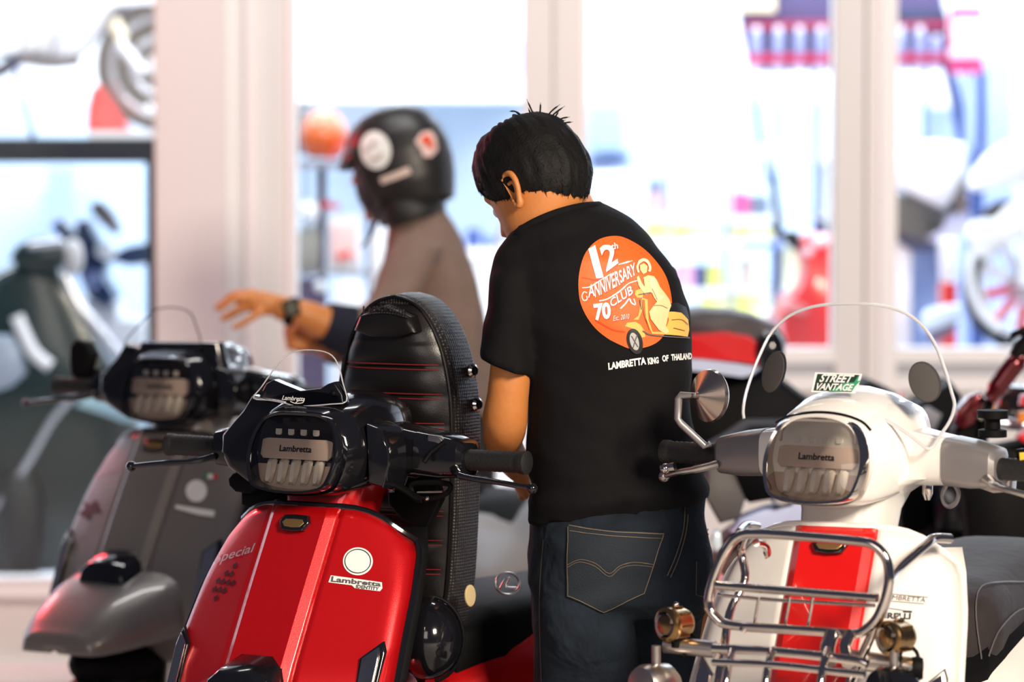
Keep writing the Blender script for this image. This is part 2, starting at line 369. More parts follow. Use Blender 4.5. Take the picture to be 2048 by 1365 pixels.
def scooter(name, label, pose, paint, steer=0, hy=0.0, centre=None, mask=None, arm=None, trim=None, seat='closed', hornc=True, lever=1.0, hx=0.0, hz=0.0, top='fly'):
    root = thing(name, label, 'scooter', M=pose.M)
    mask = mask or paint; arm = arm or paint; centre = centre or paint; trim = trim or mBLK
    # ---- leg shield: two swept side panels and a raised centre panel
    zs = [.30 + (.915 - .30) * i / 36 for i in range(37)]
    def panel(ys_fn, nu):
        def fn(u, v):
            z0 = .30 + .615 * v; y = ys_fn(u, z0); s = abs(y) / lw(z0)
            z = z0 - .055 * (s ** 4) * (v ** 6) + .0 * s
            p = leg_pt(y, z0); p.z = z; return p
        return fn
    g = MB(); g.grid(panel(lambda u, z: -lw(z) + u * (lw(z) - .066), 0), 12, 36)
    g.grid(panel(lambda u, z: .066 + u * (lw(z) - .066), 0), 12, 36)
    ls = g.out('leg_shield', paint, root, thick=.004, sharp=25)
    g = MB().grid(panel(lambda u, z: -.066 + .132 * u, 0), 33, 36)
    cp = g.out('centre_panel', centre, root, thick=.004, sharp=25)
    edge = [panel(lambda u, z: -lw(z), 0)(0, v / 24) for v in range(25)] + [panel(lambda u, z: -lw(z) + 2 * lw(z) * u, 0)(u / 16, 1) for u in range(1, 16)] + [panel(lambda u, z: lw(z), 0)(0, v / 24) for v in range(24, -1, -1)]
    MB().tube([p + Vector((-.006, 0, 0)) for p in edge], .0065, 8).out('shield_trim', trim, root)
    # inner leg shield behind
    g = MB().grid(lambda u, v: leg_pt((2 * u - 1) * lw(.30 + .6 * v) * .97, .30 + .6 * v) + Vector((-.055 - .02 * math.cos((2 * u - 1) * 1.5), 0, -.02 * v)), 16, 16)
    g.out('inner_shield', mMBK if paint is not mWHT else mWHT, root, thick=.006)
    # badge on the top of the centre panel
    bz = .888; o = [(.0, .012), (.022, .011), (.028, 0), (.020, -.012), (0, -.014)]; o = o + [(-a, b) for a, b in reversed(o[1:-1])]
    MB().pillow([leg_pt(a, bz + b) + Vector((-.002, 0, 0)) for a, b in o], (.012, 0, .003)).out('badge_mount', mBLK, root)
    MB().pillow([leg_pt(a * .75, bz + .001 + b * .5) + Vector((.008, 0, 0)) for a, b in o], (.004, 0, .001)).out('badge', mAMBR, root)
    # turn signals at the shield's lower edges
    for s_ in (-1, 1):
        sh = [(.165, .69), (.192, .715), (.198, .70), (.198, .58), (.188, .56), (.17, .57)]
        MB().pillow([leg_pt(s_ * a, b) + Vector((-.002, 0, 0)) for a, b in sh], (.010, 0, .0)).out('signal_housing', mBLK if paint is not mWHT else mSTL, root)
        sh2 = [(.170, .69), (.190, .707), (.194, .69), (.194, .585), (.187, .57), (.173, .58)]
        t = MB().pillow([leg_pt(s_ * a, b) + Vector((.006, 0, 0)) for a, b in sh2], (.006, 0, .0)).out('turn_signal', mCHR, root)
    # horn cover box
    if hornc:
        MB().pillow([Vector((.20, y, z)) for y, z in [(-.052, .685), (-.03, .70), (.03, .70), (.052, .685), (.060, .66), (.060, .635), (.05, .62), (-.05, .62), (-.06, .635), (-.06, .66)]], (.115, 0, -.03), .12).out('horn_cover', mBLK, root)
    # fixed front mudguard
    rings = []
    for x, tp, bt, hw in ((.0, .665, .555, .160), (.07, .668, .549, .162), (.14, .668, .540, .164), (.20, .664, .533, .161), (.26, .650, .527, .153), (.31, .632, .521, .144), (.36, .608, .515, .131), (.40, .585, .509, .117), (.43, .562, .505, .102), (.445, .548, .504, .090)):
        rings.append([Vector((x, hw * math.copysign(abs(math.cos(a)) ** .55, math.cos(a)), bt + (tp - bt) * abs(math.sin(a)) ** .75)) for a in [math.pi * j / 24 for j in range(25)]])
    last = rings[-1]
    for k, dx in ((.93, .006), (.75, .010), (.4, .012), (.1, .012)): rings.append([Vector((p.x + dx, p.y * k, .506 + (p.z - .506) * k)) for p in last])
    MB().loft(rings, cap=False, closed=False).out('mudguard', paint, root, thick=.005, sharp=60)
    wheel(root, (.26, 0, .235), .235, .115)
    MB().ball((.24, 0, .47), (.15, .075, .06), 20, 12).out('inner_fender', mMBK, root)
    for s_ in (-1, 1): MB().tube([(.26, s_ * .085, .235), (.20, s_ * .08, .42), (.14, s_ * .05, .6)], .018).out('fork_leg', mSTL, root)
    # steering column, floor, body, rear wheel
    MB().loft([[Vector((x + a, b, z)) for a, b in se(16, .05, .085, 3)] for x, z in ((.16, .30), (-.02, .27), (-.1, .26))]).out('floor_tunnel', mMBK, root)
    MB().box((-.02, 0, .255), (.36, .42, .03)).out('footboard', mMBK, root, bevel=.008)
    for s_ in (-1, 1):
        rings = []
        for i in range(17):
            t = i / 16; x = -.22 - .95 * t
            ztop = .60 + .115 * min(t * 3.2, 1) ** .8 - .05 * max(t - .55, 0); zbot = .40 - .06 * math.sin(min(t * 2, 1) * math.pi) + .10 * max(t - .5, 0)
            wd = .17 * (math.sin(min(t * 2.2 + .28, 1) * math.pi / 2)) * (1 - .45 * max(t - .55, 0) / .45) + .012 * math.exp(-((t - .12) / .035) ** 2) + .010 * math.exp(-((t - .2) / .03) ** 2)
            ring = []
            for j in range(13):
                a = math.pi / 2 - math.pi * j / 12
                ring.append(Vector((x, s_ * (.02 + wd * max(math.cos(a), 0) ** .45), (ztop + zbot) / 2 + (ztop - zbot) / 2 * math.copysign(abs(math.sin(a)) ** .8, math.sin(a)))))
            rings.append(ring)
        MB().loft(rings).out('side_panel', paint, root, sharp=50)
    MB().loft([[Vector((x, y, z)) for y, z in se(20, hw, .06, 4, 0, zc)] for x, hw, zc in ((-.24, .07, .62), (-.32, .12, .655), (-.6, .155, .665), (-.95, .145, .66), (-1.12, .09, .65))]).out('tank_deck', mMBK, root)
    wheel(root, (-1.03, 0, .235), .235, .125)
    MB().pillow([Vector((-1.16, y, z)) for y, z in se(20, .07, .035, 4, 0, .60)], (-.05, 0, 0)).out('tail_light', mSRED, root)
    # ---- headset, turned on its steering axis
    sd = math.radians(steer); SM = Matrix.Translation((hx, hy, hz)) @ Matrix.Rotation(sd, 4, 'Z')
    def hp(b, nm, mat, **k):
        b.v = [SM @ v for v in b.v]; return b.out(nm, mat, root, **k)
    # neck, widening into the bar covers
    hp(MB().loft([[Vector((x + a, b, z)) for a, b in se(28, rx, ry, 3.4)] for x, z, rx, ry in ((.045, .80, .05, .07), (.035, .87, .058, .068), (.022, .92, .066, .070), (.012, .945, .068, .080), (.004, .962, .066, .105), (-.002, .972, .06, .135))]), 'steering_neck', paint, sharp=50)
    # nacelle round the lamp
    rings = []
    for x, k, kz, dz in ((.130, 1.06, 1.06, 0), (.128, 1.17, 1.17, .001), (.10, 1.26, 1.27, .003), (.05, 1.30, 1.35, .010), (-.02, 1.30, 1.30, .014), (-.075, 1.1, 1.05, .016), (-.10, .8, .7, .016)):
        rings.append([Vector((x + (.0 if k < 1.1 else -b * .28), a * k, HZ + b * kz + dz)) for a, b in lens_outline()])
    hp(MB().loft(rings), 'lamp_nacelle', mask, sharp=42)
    hp(MB().loft([[Vector((x - b * .28, a * k, HZ + b * k)) for a, b in lens_outline()] for x, k in ((.120, 1.10), (.142, 1.10), (.149, 1.06), (.148, 1.00), (.125, .98))], cap=False), 'bezel', mCHR if paint is mWHT else mBLK)
    hp(MB().add([Vector((.124 - b * .28, a, HZ + b)) for a, b in lens_outline(.995)], [tuple(range(len(lens_outline())))]), 'reflector_plate', mREFL2)
    # lamp internals: top row, white middle bar with lettering, bottom row of fins
    def xz(a, b, x=.128): return Vector((x - b * .28, a, HZ + b))
    hp(MB().pillow([xz(a, b) for a, b in [(-.068, .018), (-.062, .022), (.062, .022), (.068, .018), (.068, -.006), (.062, -.012), (-.062, -.012), (-.068, -.006)]], (.008, 0, 0)), 'lamp_bar', mBARW)
    for k in range(4):
        y = -.036 + .024 * k; hp(MB().loft([[xz(y + a, .036 + b, .126) for a, b in se(10, .010, .013, 4)], [xz(y + a, .036 + b, .140) for a, b in se(10, .006, .010, 4)]]), 'led_reflector', mREFL)
    for k in range(5):
        y = -.05 + .023 * k; hp(MB().loft([[xz(y + a + b * .12, -.032 + b, .126) for a, b in se(10, .0105, .021, 4)], [xz(y + a + .004, -.032 + b, .138) for a, b in se(10, .004, .016, 4)]]), 'lamp_fin', mREFL)
    ou = lens_outline(.995); lr = [[Vector((.146 + .016 * (1 - k * k) - b * k * .28, a * k, HZ + b * k)) for a, b in ou] for k in (1, .9, .75, .55, .35, .15)]
    hp(MB().loft(lr, cap=False).add([Vector((.1625, 0, HZ))] + lr[-1], [(0, i + 1, (i + 1) % len(ou) + 1) for i in range(len(ou))]), 'lens', mLNS)
    # lettering on the bar
    uv, fs = text_tris('Lambretta', bold=.02)
    hp(MB().add([xz((u - .5) * .062, .010 - (1 - v) * .010, .1375) for u, v in uv], fs), 'lamp_lettering', mBPR, sharp=180)
    # arms
    for s_ in (-1, 1):
        arm_r = []
        for y, hx_, hz_, cx, cz in ((.085, .050, .045, -.02, 1.003), (.13, .046, .040, -.015, 1.000), (.158, .044, .037, -.01, .999)):
            arm_r.append([Vector((cx + a, s_ * y, cz + b)) for a, b in se(20, hx_, hz_, 4)])
        hp(MB().loft(arm_r), 'bar_cover', paint if paint is mWHT else mask, sharp=40)
        arm_r = []
        for y, hx_, hz_, cx, cz in ((.158, .045, .038, -.01, .999), (.20, .043, .036, -.008, .995), (.236, .036, .030, -.004, .992), (.243, .025, .022, 0, .991)):
            arm_r.append([Vector((cx + a, s_ * y, cz + b)) for a, b in se(20, hx_, hz_, 4)])
        hp(MB().loft(arm_r), 'switch_housing', arm, sharp=40)
        gr = [(.0, .24)] + [(.0165 + (.0012 if i % 2 else 0), .242 + .0045 * i) for i in range(22)] + [(.019, .342), (.019, .350), (.012, .353)]
        hp(MB().lathe((0, 0, .991), (0, s_, 0), gr, 18), 'grip', mRUB, sharp=60)
        hp(MB().tube(catmull([(.030, s_ * .235, .978), (.052, s_ * .262, .970), (.060, s_ * (.262 + .058 * lever), .965), (.052, s_ * (.262 + .123 * lever), .957)], 5), [.010, .009, .0075, .0065, .006], 10, flat=.7).ball((.051, s_ * (.262 + .128 * lever), .956), .009, 12, 8), 'brake_lever', mBLK if paint is not mWHT else mSTL)
    return root, dict(ls=ls, cp=cp, SM=SM, hp=hp)
mAMBR = M('badge_gold', (0.45, 0.27, 0.10), 0.35, 0.8)
mBARW = M('lamp_bar_grey', (0.62, 0.50, 0.44), 0.5)
poR = Pose((593, 1040), 6.13, 31, (.134, 0, .888))
poW = Pose((1662, 1062), 5.80, 23, (.134, 0, .888))
poG = Pose((313, 875), 7.67, 33, (.134, 0, .900))
GRP = 'parked scooters in front of the shop'
red, R = scooter('scooter', 'candy red scooter with its black seat tipped up, parked in front of the man', poR, mRED, mask=mBLK, arm=mBLK, seat='open')
white, Wt = scooter('scooter', 'white scooter with a red centre stripe, tall clear windscreen and chrome front rack', poW, mWHT, steer=-10, centre=mSRED, arm=mSIL, trim=mWHT, hornc=False, lever=.45, hz=.014)
grey, Gr = scooter('scooter', 'satin grey scooter standing behind the red one at the left, before the broad column', poG, mGRY, steer=4, hy=.0, mask=mBLK, arm=mBLK)
for o in (red, white, grey): o['group'] = GRP
def onsurf(po, px, py, f, x=0.05):
    for _ in range(14):
        p = po.L(px, py, x=x); x = 0.5 * x + 0.5 * f(p.y, p.z)
    return po.L(px, py, x=x)
# ---------------------------------------------------------------- shared black lamp cowl and small screen (red and grey scooters)
cowl_px = [(448, 905), (450, 870), (470, 845), (492, 820), (510, 790), (540, 797), (590, 806), (640, 802), (700, 800), (722, 822), (742, 850), (750, 880), (745, 930), (725, 968), (680, 985), (640, 988), (560, 985), (500, 965), (462, 935)]
cowl = [poR.L(x, y, x=.06) for x, y in cowl_px]
def cowl_on(root, info):
    hp = info['hp']
    hp(MB().pillow([Vector((.02, p.y, p.z)) for p in cowl], (.055, 0, 0), .10), 'lamp_cowl', mBLK, root_=None) if False else None
    b = MB().pillow([Vector((.02, p.y, p.z)) for p in cowl], (.055, 0, 0), .10); b.v = [info['SM'] @ v for v in b.v]; b.out('lamp_cowl', mBLK, root, sharp=45)
    b = MB().pillow([Vector((.01, y, z)) for y, z in [(.10, 1.05), (.128, 1.04), (.142, 1.015), (.145, .985), (.132, .945), (.105, .95)]], (.075, .0, 0), .12); b.v = [info['SM'] @ v for v in b.v]; b.out('cowl_side_panel', mBLK, root, sharp=45)
cowl_on(red, R); cowl_on(grey, Gr)
fly_px = [(507, 797), (522, 776), (540, 750), (558, 726), (577, 709), (602, 701), (640, 702), (664, 712), (678, 735), (686, 768), (693, 803), (660, 809), (625, 812), (592, 813), (566, 806), (538, 801)]
ffly = lambda y, z: .105 - .55 * (z - 1.07) - 1.1 * y * y
def sheet(po, px, f, n=3, info=None):
    bm = bmesh.new(); pts = catmull([(a, b, 0) for a, b in px], 3, True); bm.faces.new([bm.verts.new(p) for p in pts]); bmesh.ops.triangulate(bm, faces=bm.faces)
    for _ in range(n):
        bmesh.ops.subdivide_edges(bm, edges=[e for e in bm.edges if e.calc_length() > 25], cuts=1); bmesh.ops.triangulate(bm, faces=[q for q in bm.faces if len(q.verts) > 3])
    g = MB(); bm.verts.ensure_lookup_table(); g.add([onsurf(po, v.co.x, v.co.y, f) for v in bm.verts], [tuple(v.index for v in q.verts) for q in bm.faces]); bm.verts.index_update()
    return g, [onsurf(po, p.x, p.y, f) for p in pts]
mEDGE = M('acrylic_edge', (0.75, 0.75, 0.78), 0.08, 0.3, 0.5)
g, rim = sheet(poR, fly_px, ffly)
fly = g.out('flyscreen', mGLS, red, sharp=60); MB().tube(rim, .0011, 6, closed=True).out('screen_edge', mEDGE, fly)
MB().pillow([poR.L(x, y, x=.09) for x, y in [(515, 795), (530, 768), (545, 760), (600, 782), (650, 776), (668, 764), (685, 790), (688, 806), (640, 806), (590, 810), (560, 802)]], (-.02, 0, 0)).out('screen_bracket', mBLK, red)
for q in ((525, 786), (668, 787)): MB().ball(onsurf(poR, *q, ffly) + Vector((.002, 0, 0)), .005, 10, 6).out('screen_bolt', mMBK, red)
uv, fs = text_tris('Lambretta', shear=.4, bold=.015)
g = MB().add([onsurf(poR, 565 + 46 * u, 800 - 9 * v + 3 * u, ffly) + Vector((.002, 0, 0)) for u, v in uv], fs)
vs, ff = stroke([(582, 803), (592, 807), (606, 806), (608, 802), (598, 802), (592, 807)], 1.6); g.add([onsurf(poR, a, b, ffly) + Vector((.002, 0, 0)) for a, b in vs], ff)
g.out('screen_lettering', mWPR, red, sharp=180)
# same little screen on the grey scooter (barely seen against the column)
g = MB(); SMg = Gr['SM']; SMr = Matrix.Identity(4)
g2, rim2 = sheet(poR, [(507, 797), (540, 745), (577, 709), (602, 701), (640, 702), (668, 715), (680, 740), (693, 803), (625, 812)], ffly)
g2.v = [SMg @ v for v in g2.v]; f2 = g2.out('flyscreen', mGLS, grey, sharp=60); MB().tube([SMg @ v for v in rim2], .0013, 6, closed=True).out('screen_edge', mMBK, f2)
b = MB().pillow([SMg @ Vector((.04, y, z)) for y, z in [(-.105, 1.055), (-.085, 1.092), (.10, 1.095), (.11, 1.06), (.135, 1.01), (0, 1.03), (-.10, 1.02)]], (.04, 0, 0)); b.out('screen_bracket', mBLK, grey)
# grey scooter: folded mirror on the right-hand bar
MB().pillow([poG.L(x, y, x=.02) for x, y in [(138, 690), (150, 679), (170, 686), (182, 708), (176, 735), (168, 752), (140, 752), (137, 720)]], (-.03, 0, 0), .2).out('mirror', mMBK, grey)
MB().tube([poG.L(155, 745, x=0), poG.L(200, 752, x=0)], .014).out('mirror_stem', mMBK, grey)
MB().tube([poG.L(405, 757, x=.06), poG.L(440, 742, x=.05)], .005).out('indicator_bar', mCHR, grey)
# ---------------------------------------------------------------- red scooter: seat tipped upright on its front hinge
SW = [(.665, .062), (.69, .088), (.74, .104), (.82, .112), (.95, .118), (1.05, .1175), (1.10, .112), (1.15, .100), (1.19, .082), (1.22, .060), (1.238, .034), (1.246, .0)]
def swid(z):
    for (z0, a), (z1, b_) in zip(SW, SW[1:]):
        if z <= z1: return a + (b_ - a) * max(z - z0, 0) / (z1 - z0)
    return 0
half = catmull([(a, z, 0) for z, a in SW], 4); so = [(p.x, p.y) for p in half] + [(-p.x, p.y) for p in reversed(half[:-1])]
cz = .96
def sring(x, k, kz=None): return [Vector((x, y * k, cz + (z - cz) * (kz or k))) for y, z in so]
sb = MB().loft([sring(-.245, .80, .93), sring(-.243, .97, .985), sring(-.235, 1.0), sring(-.20, 1.015, 1.004), sring(-.172, 1.0), sring(-.158, .955, .985)], cap=True).out('seat', mKNT, red, sharp=40)
# ribbed cushion face
def cush(u, v):
    z = .675 + .555 * v; wv = swid(z) * .955; y = (2 * u - 1) * wv; e = 1 - abs(2 * u - 1) ** 3.2; et = min(1, (1.232 - z) / .05, (z - .67) / .04) ** .5 if 0 < v < 1 else 0
    rib = abs(math.sin(math.pi * (z - .69) / .0485)) ** .45 if z < 1.165 else 1
    return Vector((-.160 + .030 * e * et * (.72 + .28 * rib) if z < 1.165 else -.160 + .026 * e * et, y, z))
MB().grid(cush, 28, 150).out('seat_cushion', mLEA, sb, sharp=60)
MB().tube([Vector((-.157, y * .955, cz + (z - cz) * .985)) for y, z in so], .0034, 8, closed=True).out('piping', mLEA, sb)
for k in range(10):
    z = .69 + .0485 * k
    if z > 1.17: continue
    for dz in (-.004, .004):
        pts = []
        for i in range(15):
            u = .05 + .9 * i / 14; v = (z + dz - .675) / .555; p = cush(u, v); pts.append(p + Vector((.0015, 0, 0)))
        MB().tube(pts, .0007, 5).out('seam', mSTI, sb)
# rear grab pad with embossed lettering
MB().pillow([Vector((-.168, y, z)) for y, z in [(-.062, 1.188), (-.05, 1.213), (0, 1.232), (.05, 1.213), (.062, 1.188), (.03, 1.178), (-.03, 1.178)]], (.045, 0, -.004), .2).out('rear_pad', mLEA, sb)
uv, fs = text_tris('Lambretta', bold=.03)
MB().add([Vector((-.122, -.040 + .085 * u, 1.212 + .014 * v + .006 * math.sin(u * math.pi))) for u, v in uv], fs).out('embossed_lettering', mKNT, sb, sharp=180)
MB().tube([Vector((-.121, -.044 + .093 * i / 10, 1.209 + .007 * math.sin(i / 10 * math.pi))) for i in range(11)], .0012, 6).out('lettering_frame', mKNT, sb)
for i, (px, py, sx) in enumerate(((912, 703, 1), (930, 768, 1), (668, 702, -1), (662, 766, -1))):
    z = 1.118 if i % 2 == 0 else 1.062; y = sx * (swid(z) + .002); c = Vector((-.222, y, z))
    t = MB().lathe(c, (0.25, sx, 0), [(.0115, 0), (.0115, .005), (.008, .009), (.0, .010)], 20).out('chrome_stud', mCHR, sb)
    MB().tube([c + Vector((.25 * .010 + .004 * math.cos(a), sx * .0098, .0062 * math.sin(a))) for a in [2 * math.pi * j / 10 for j in range(10)]], .0012, 5, closed=True).out('stud_emblem', mMBK, t)
MB().box((-.235, 0, .655), (.05, .12, .04)).out('seat_hinge', mSTL, red)
# console and bar details of the red scooter
L = poR.L
MB().pillow([L(a, b, x=-.085) for a, b in [(742, 862), (790, 858), (797, 880), (785, 920), (795, 950), (745, 952)]], (.03, 0, 0)).out('console_panel', mRED, red)
MB().pillow([L(a, b, x=-.02) for a, b in [(792, 862), (800, 858), (850, 862), (880, 875), (893, 905), (885, 940), (850, 955), (795, 948), (778, 915), (784, 880)]], (.03, 0, 0)).out('mirror_housing', mBLK, red)
MB().pillow([L(a, b, x=.02) for a, b in [(862, 868), (885, 872), (896, 884), (880, 898), (862, 892)]], (.012, 0, 0)).out('switch_bezel', mSTL, red)
MB().tube([L(890, 884, x=.03), L(862, 905, x=.04), L(848, 925, x=.05)], .004).out('clutch_cable', mMBK, red)
MB().pillow([L(a, b, x=.07) for a, b in [(453, 958), (462, 948), (492, 945), (516, 958), (520, 980), (500, 990), (468, 985), (455, 972)]], (-.05, 0, 0)).out('speaker_pod', mMBK, red)
MB().pillow([L(a, b, x=.05) for a, b in [(478, 982), (540, 972), (572, 985), (570, 1018), (500, 1022), (478, 1010)]], (-.05, 0, 0)).out('horn', mMBK, red)
MB().pillow([L(a, b, x=-.06) for a, b in [(772, 950), (870, 948), (880, 1000), (850, 1060), (800, 1040), (775, 1010)]], (-.02, 0, 0)).out('glove_box', mMBK, red)
MB().tube([L(783, 945, x=.03), L(783, 985, x=.03)], .006).ball(L(783, 968, x=.04), .011, 12, 8).out('bracket_bolt', mCHR, red)
MB().tube([L(785, 968, x=.04), L(812, 982, x=.04), L(838, 1000, x=.04), L(846, 1000, x=.04)], .009, 8, flat=.6).out('bracket_arm', mMBK, red)
MB().tube(catmull([L(a, b, x=.03) for a, b in [(830, 998), (822, 972), (850, 966), (895, 968), (900, 980), (880, 994), (845, 1000)]], 4, True), .0045, 8, closed=True).out('bracket_loop', mMBK, red)
MB().tube([L(835, 986, x=.035), L(885, 984, x=.035)], .002).out('bracket_slot', mSTL, red)
MB().ball(L(854, 998, x=.045), .004, 8, 6).out('bracket_rivet', mCHR, red)
# ---------------------------------------------------------------- white scooter: screen, mirror, rack, lamps, seat
L = poW.L
fws = lambda y, z: .115 - .30 * (z - 1.02) - 1.3 * (y + .02) ** 2
ws_px = [(1488, 838), (1489, 800), (1502, 755), (1522, 705), (1545, 662), (1580, 631), (1625, 614), (1680, 608), (1740, 609), (1795, 620), (1838, 645), (1868, 685), (1888, 735), (1903, 785), (1909, 812), (1900, 842), (1880, 872), (1858, 898), (1820, 872), (1770, 840), (1700, 812), (1640, 806), (1590, 822), (1556, 860), (1530, 905), (1508, 872)]
g, rim = sheet(poW, ws_px, fws, 4)
ws = g.out('windscreen', mGLS, white, sharp=60); MB().tube(rim[:58], .0026, 8).out('screen_edge', mEDGE, ws)
def on_ws(pts, off=0.004): return [onsurf(poW, a, b, fws) + Vector((off, 0, 0)) for a, b in pts]
for cx, cy, a_, b_ in ((1546, 745, 22, 42), (1848, 765, 31, 41)):
    MB().pillow(on_ws([(cx + a_ * math.cos(t) + (.18 * b_ * math.sin(t) if cx > 1700 else -.2 * b_ * math.sin(t)), cy + b_ * math.sin(t)) for t in [2 * math.pi * i / 28 for i in range(28)]], .001), (-.012, 0, 0), .1).out('screen_pad', mTINT, white)
st = MB(); 
def addw(g_, shp, off):
    vs, fs = shp; g_.add(on_ws(vs, off), fs)
g = MB(); addw(g, poly_tris([(1632, 745), (1726, 748), (1722, 762), (1712, 787), (1624, 784)]), .004); stk = g.out('windscreen_sticker', mWPR, white, tri=True)
g = MB(); addw(g, poly_tris([(1637, 748), (1721, 750), (1714, 770), (1705, 784), (1629, 781)]), .0046); g.out('sticker_field', M('sticker_dark_green', (.01, .035, .02), .4), stk, tri=True)
g = MB(); addw(g, poly_tris([(1690, 766), (1718, 764), (1706, 783), (1660, 783)]), .0050); addw(g, poly_tris([(1720, 750), (1708, 768), (1716, 766), (1704, 782), (1724, 761), (1717, 762)]), .0054); g.out('sticker_bolt', M('sticker_green', (.02, .28, .12), .4), stk, tri=True)
g = MB(); addw(g, textshape('STREET', [(1640, 764), (1705, 766), (1712, 750), (1646, 748)], bold=.03, shear=.15), .006); addw(g, textshape('VANTAGE', [(1632, 780), (1706, 782), (1711, 768), (1637, 766)], bold=.03, shear=.15), .006); g.out('sticker_lettering', mWPR, stk, sharp=180)
# hump over the lamp and a faint script on it
b = MB().loft([[Wt['SM'] @ Vector((x + a_, y_, z)) for a_, y_ in [(0, 0)]] * 3 for x, z in ()]) if False else None
rings = []
for x, hw, zt in ((.135, .066, 1.070), (.11, .078, 1.088), (.06, .088, 1.104), (0, .088, 1.110), (-.06, .075, 1.10), (-.10, .05, 1.07)):
    rings.append([Wt['SM'] @ Vector((x, hw * math.cos(t), 1.03 + (zt - 1.03) * math.sin(t) ** .7)) for t in [math.pi * i / 16 for i in range(17)]])
MB().loft(rings, cap=False, closed=False).out('lamp_hood', mWHT, white, thick=.004, sharp=60)
# round chrome mirror on its bent bar-end stem
ax = (poW.I.to_3x3() @ Vector((-.75, -.62, .05))).normalized(); mc = L(1398, 792, x=.0)
mir = MB().lathe(mc + ax * .004, -ax, [(.0035, -.012), (.006, 0), (.041, .022), (.0425, .028), (.040, .032), (0, .031)], 40).out('mirror', M('spun_metal', (.60, .50, .42), .25, 1.0), white)
MB().tube([L(1392, 791, x=.01), L(1362, 791, x=.01), L(1357, 798, x=.01), L(1355, 838, x=.01), L(1362, 848, x=.01), L(1410, 893, x=.0), L(1420, 888, x=0)], [.004, .006, .0065, .006, .006, .006, .005], 10).out('mirror_stem', mSIL, white)
MB().tube([L(1322, 938, x=.05), L(1350, 934, x=.05)], [.006, .008], 10).ball(L(1330, 938, x=.052), .0085, 12, 8).out('lever_tip', mCHR, white)
# chrome front rack
def tb(px, r, x, nm='rack_tube', closed=False, k=5, mat=None, par=None, flat=1):
    xs = x if isinstance(x, (list, tuple)) else [x] * len(px)
    return MB().tube(catmull([L(a, b, x=c) for (a, b), c in zip(px, xs)], k, closed), r, 12, closed=closed, flat=flat).out(nm, mat or mCHR, par or white)
rk = tb([(1453, 1100), (1478, 1073), (1520, 1068), (1620, 1075), (1700, 1082), (1745, 1090), (1772, 1118), (1778, 1160), (1768, 1205), (1748, 1245), (1712, 1268), (1640, 1264), (1470, 1252), (1432, 1236), (1417, 1205), (1430, 1150)], .0075, .33, 'rack_frame', True)
tb([(1433, 1171), (1540, 1180), (1755, 1197)], .0085, .335, 'rack_crossbar', flat=.8)
tb([(1436, 1190), (1540, 1200), (1750, 1212)], .003, .325, 'rack_crossbar')
tb([(1484, 1262), (1490, 1256), (1500, 1254), (1660, 1264), (1665, 1270)], .0055, .35, 'rack_crossbar')
tb([(1425, 1298), (1560, 1305), (1700, 1320), (1735, 1330)], .007, .40, 'rack_shelf_bar')
tb([(1425, 1325), (1560, 1332), (1680, 1345), (1730, 1350)], .0055, .44, 'rack_shelf_bar')
for x in (1465, 1545, 1655): tb([(x, 1300), (x - 10, 1340), (x - 18, 1400)], .006, [.40, .44, .46], 'rack_shelf_bar')
for a in (1518, 1580, 1626): tb([(a, 1195), (a - 12, 1262)], .0022, .33, 'rack_rod')
tb([(1900, 1078), (1868, 1078), (1850, 1092), (1800, 1135), (1778, 1165)], .0075, [.10, .14, .18, .27, .33], 'rack_stay')
tb([(1778, 1165), (1770, 1210), (1735, 1290), (1700, 1365), (1690, 1400)], .0075, [.32, .31, .31, .32, .34], 'rack_stay')
tb([(1490, 1072), (1482, 1100), (1490, 1160), (1460, 1225), (1448, 1300), (1428, 1400)], .0065, [.28, .24, .25, .28, .33, .38], 'rack_stay')
tb([(1478, 1065), (1492, 1050), (1515, 1052)], .006, [.33, .2, .12], 'rack_stay')
tb([(1512, 1086), (1530, 1092), (1535, 1108), (1528, 1112)], .006, [.28, .22, .20, .20], 'rack_hook')
tb([(1664, 1268), (1655, 1300), (1660, 1330)], .011, [.35, .37, .38], 'rack_clamp')
tb([(1700, 1268), (1690, 1295), (1700, 1330)], .009, [.34, .36, .38], 'rack_clamp')
tb([(1330, 1290), (1430, 1300)], .013, .30, 'lamp_bar_tube', mat=mSTL); tb([(1690, 1318), (1842, 1338)], .015, .30, 'lamp_bar_tube', mat=mSTL)
MB().lathe(L(1838, 1338, x=.30), poW.I.to_3x3() @ Vector((1, -.1, 0)), [(.017, -.01), (.018, 0), (.015, .006), (0, .006)], 20).out('bar_end_cap', mMBK, white)
fax = (poW.I.to_3x3() @ Vector((-.75, -.66, 0))).normalized()
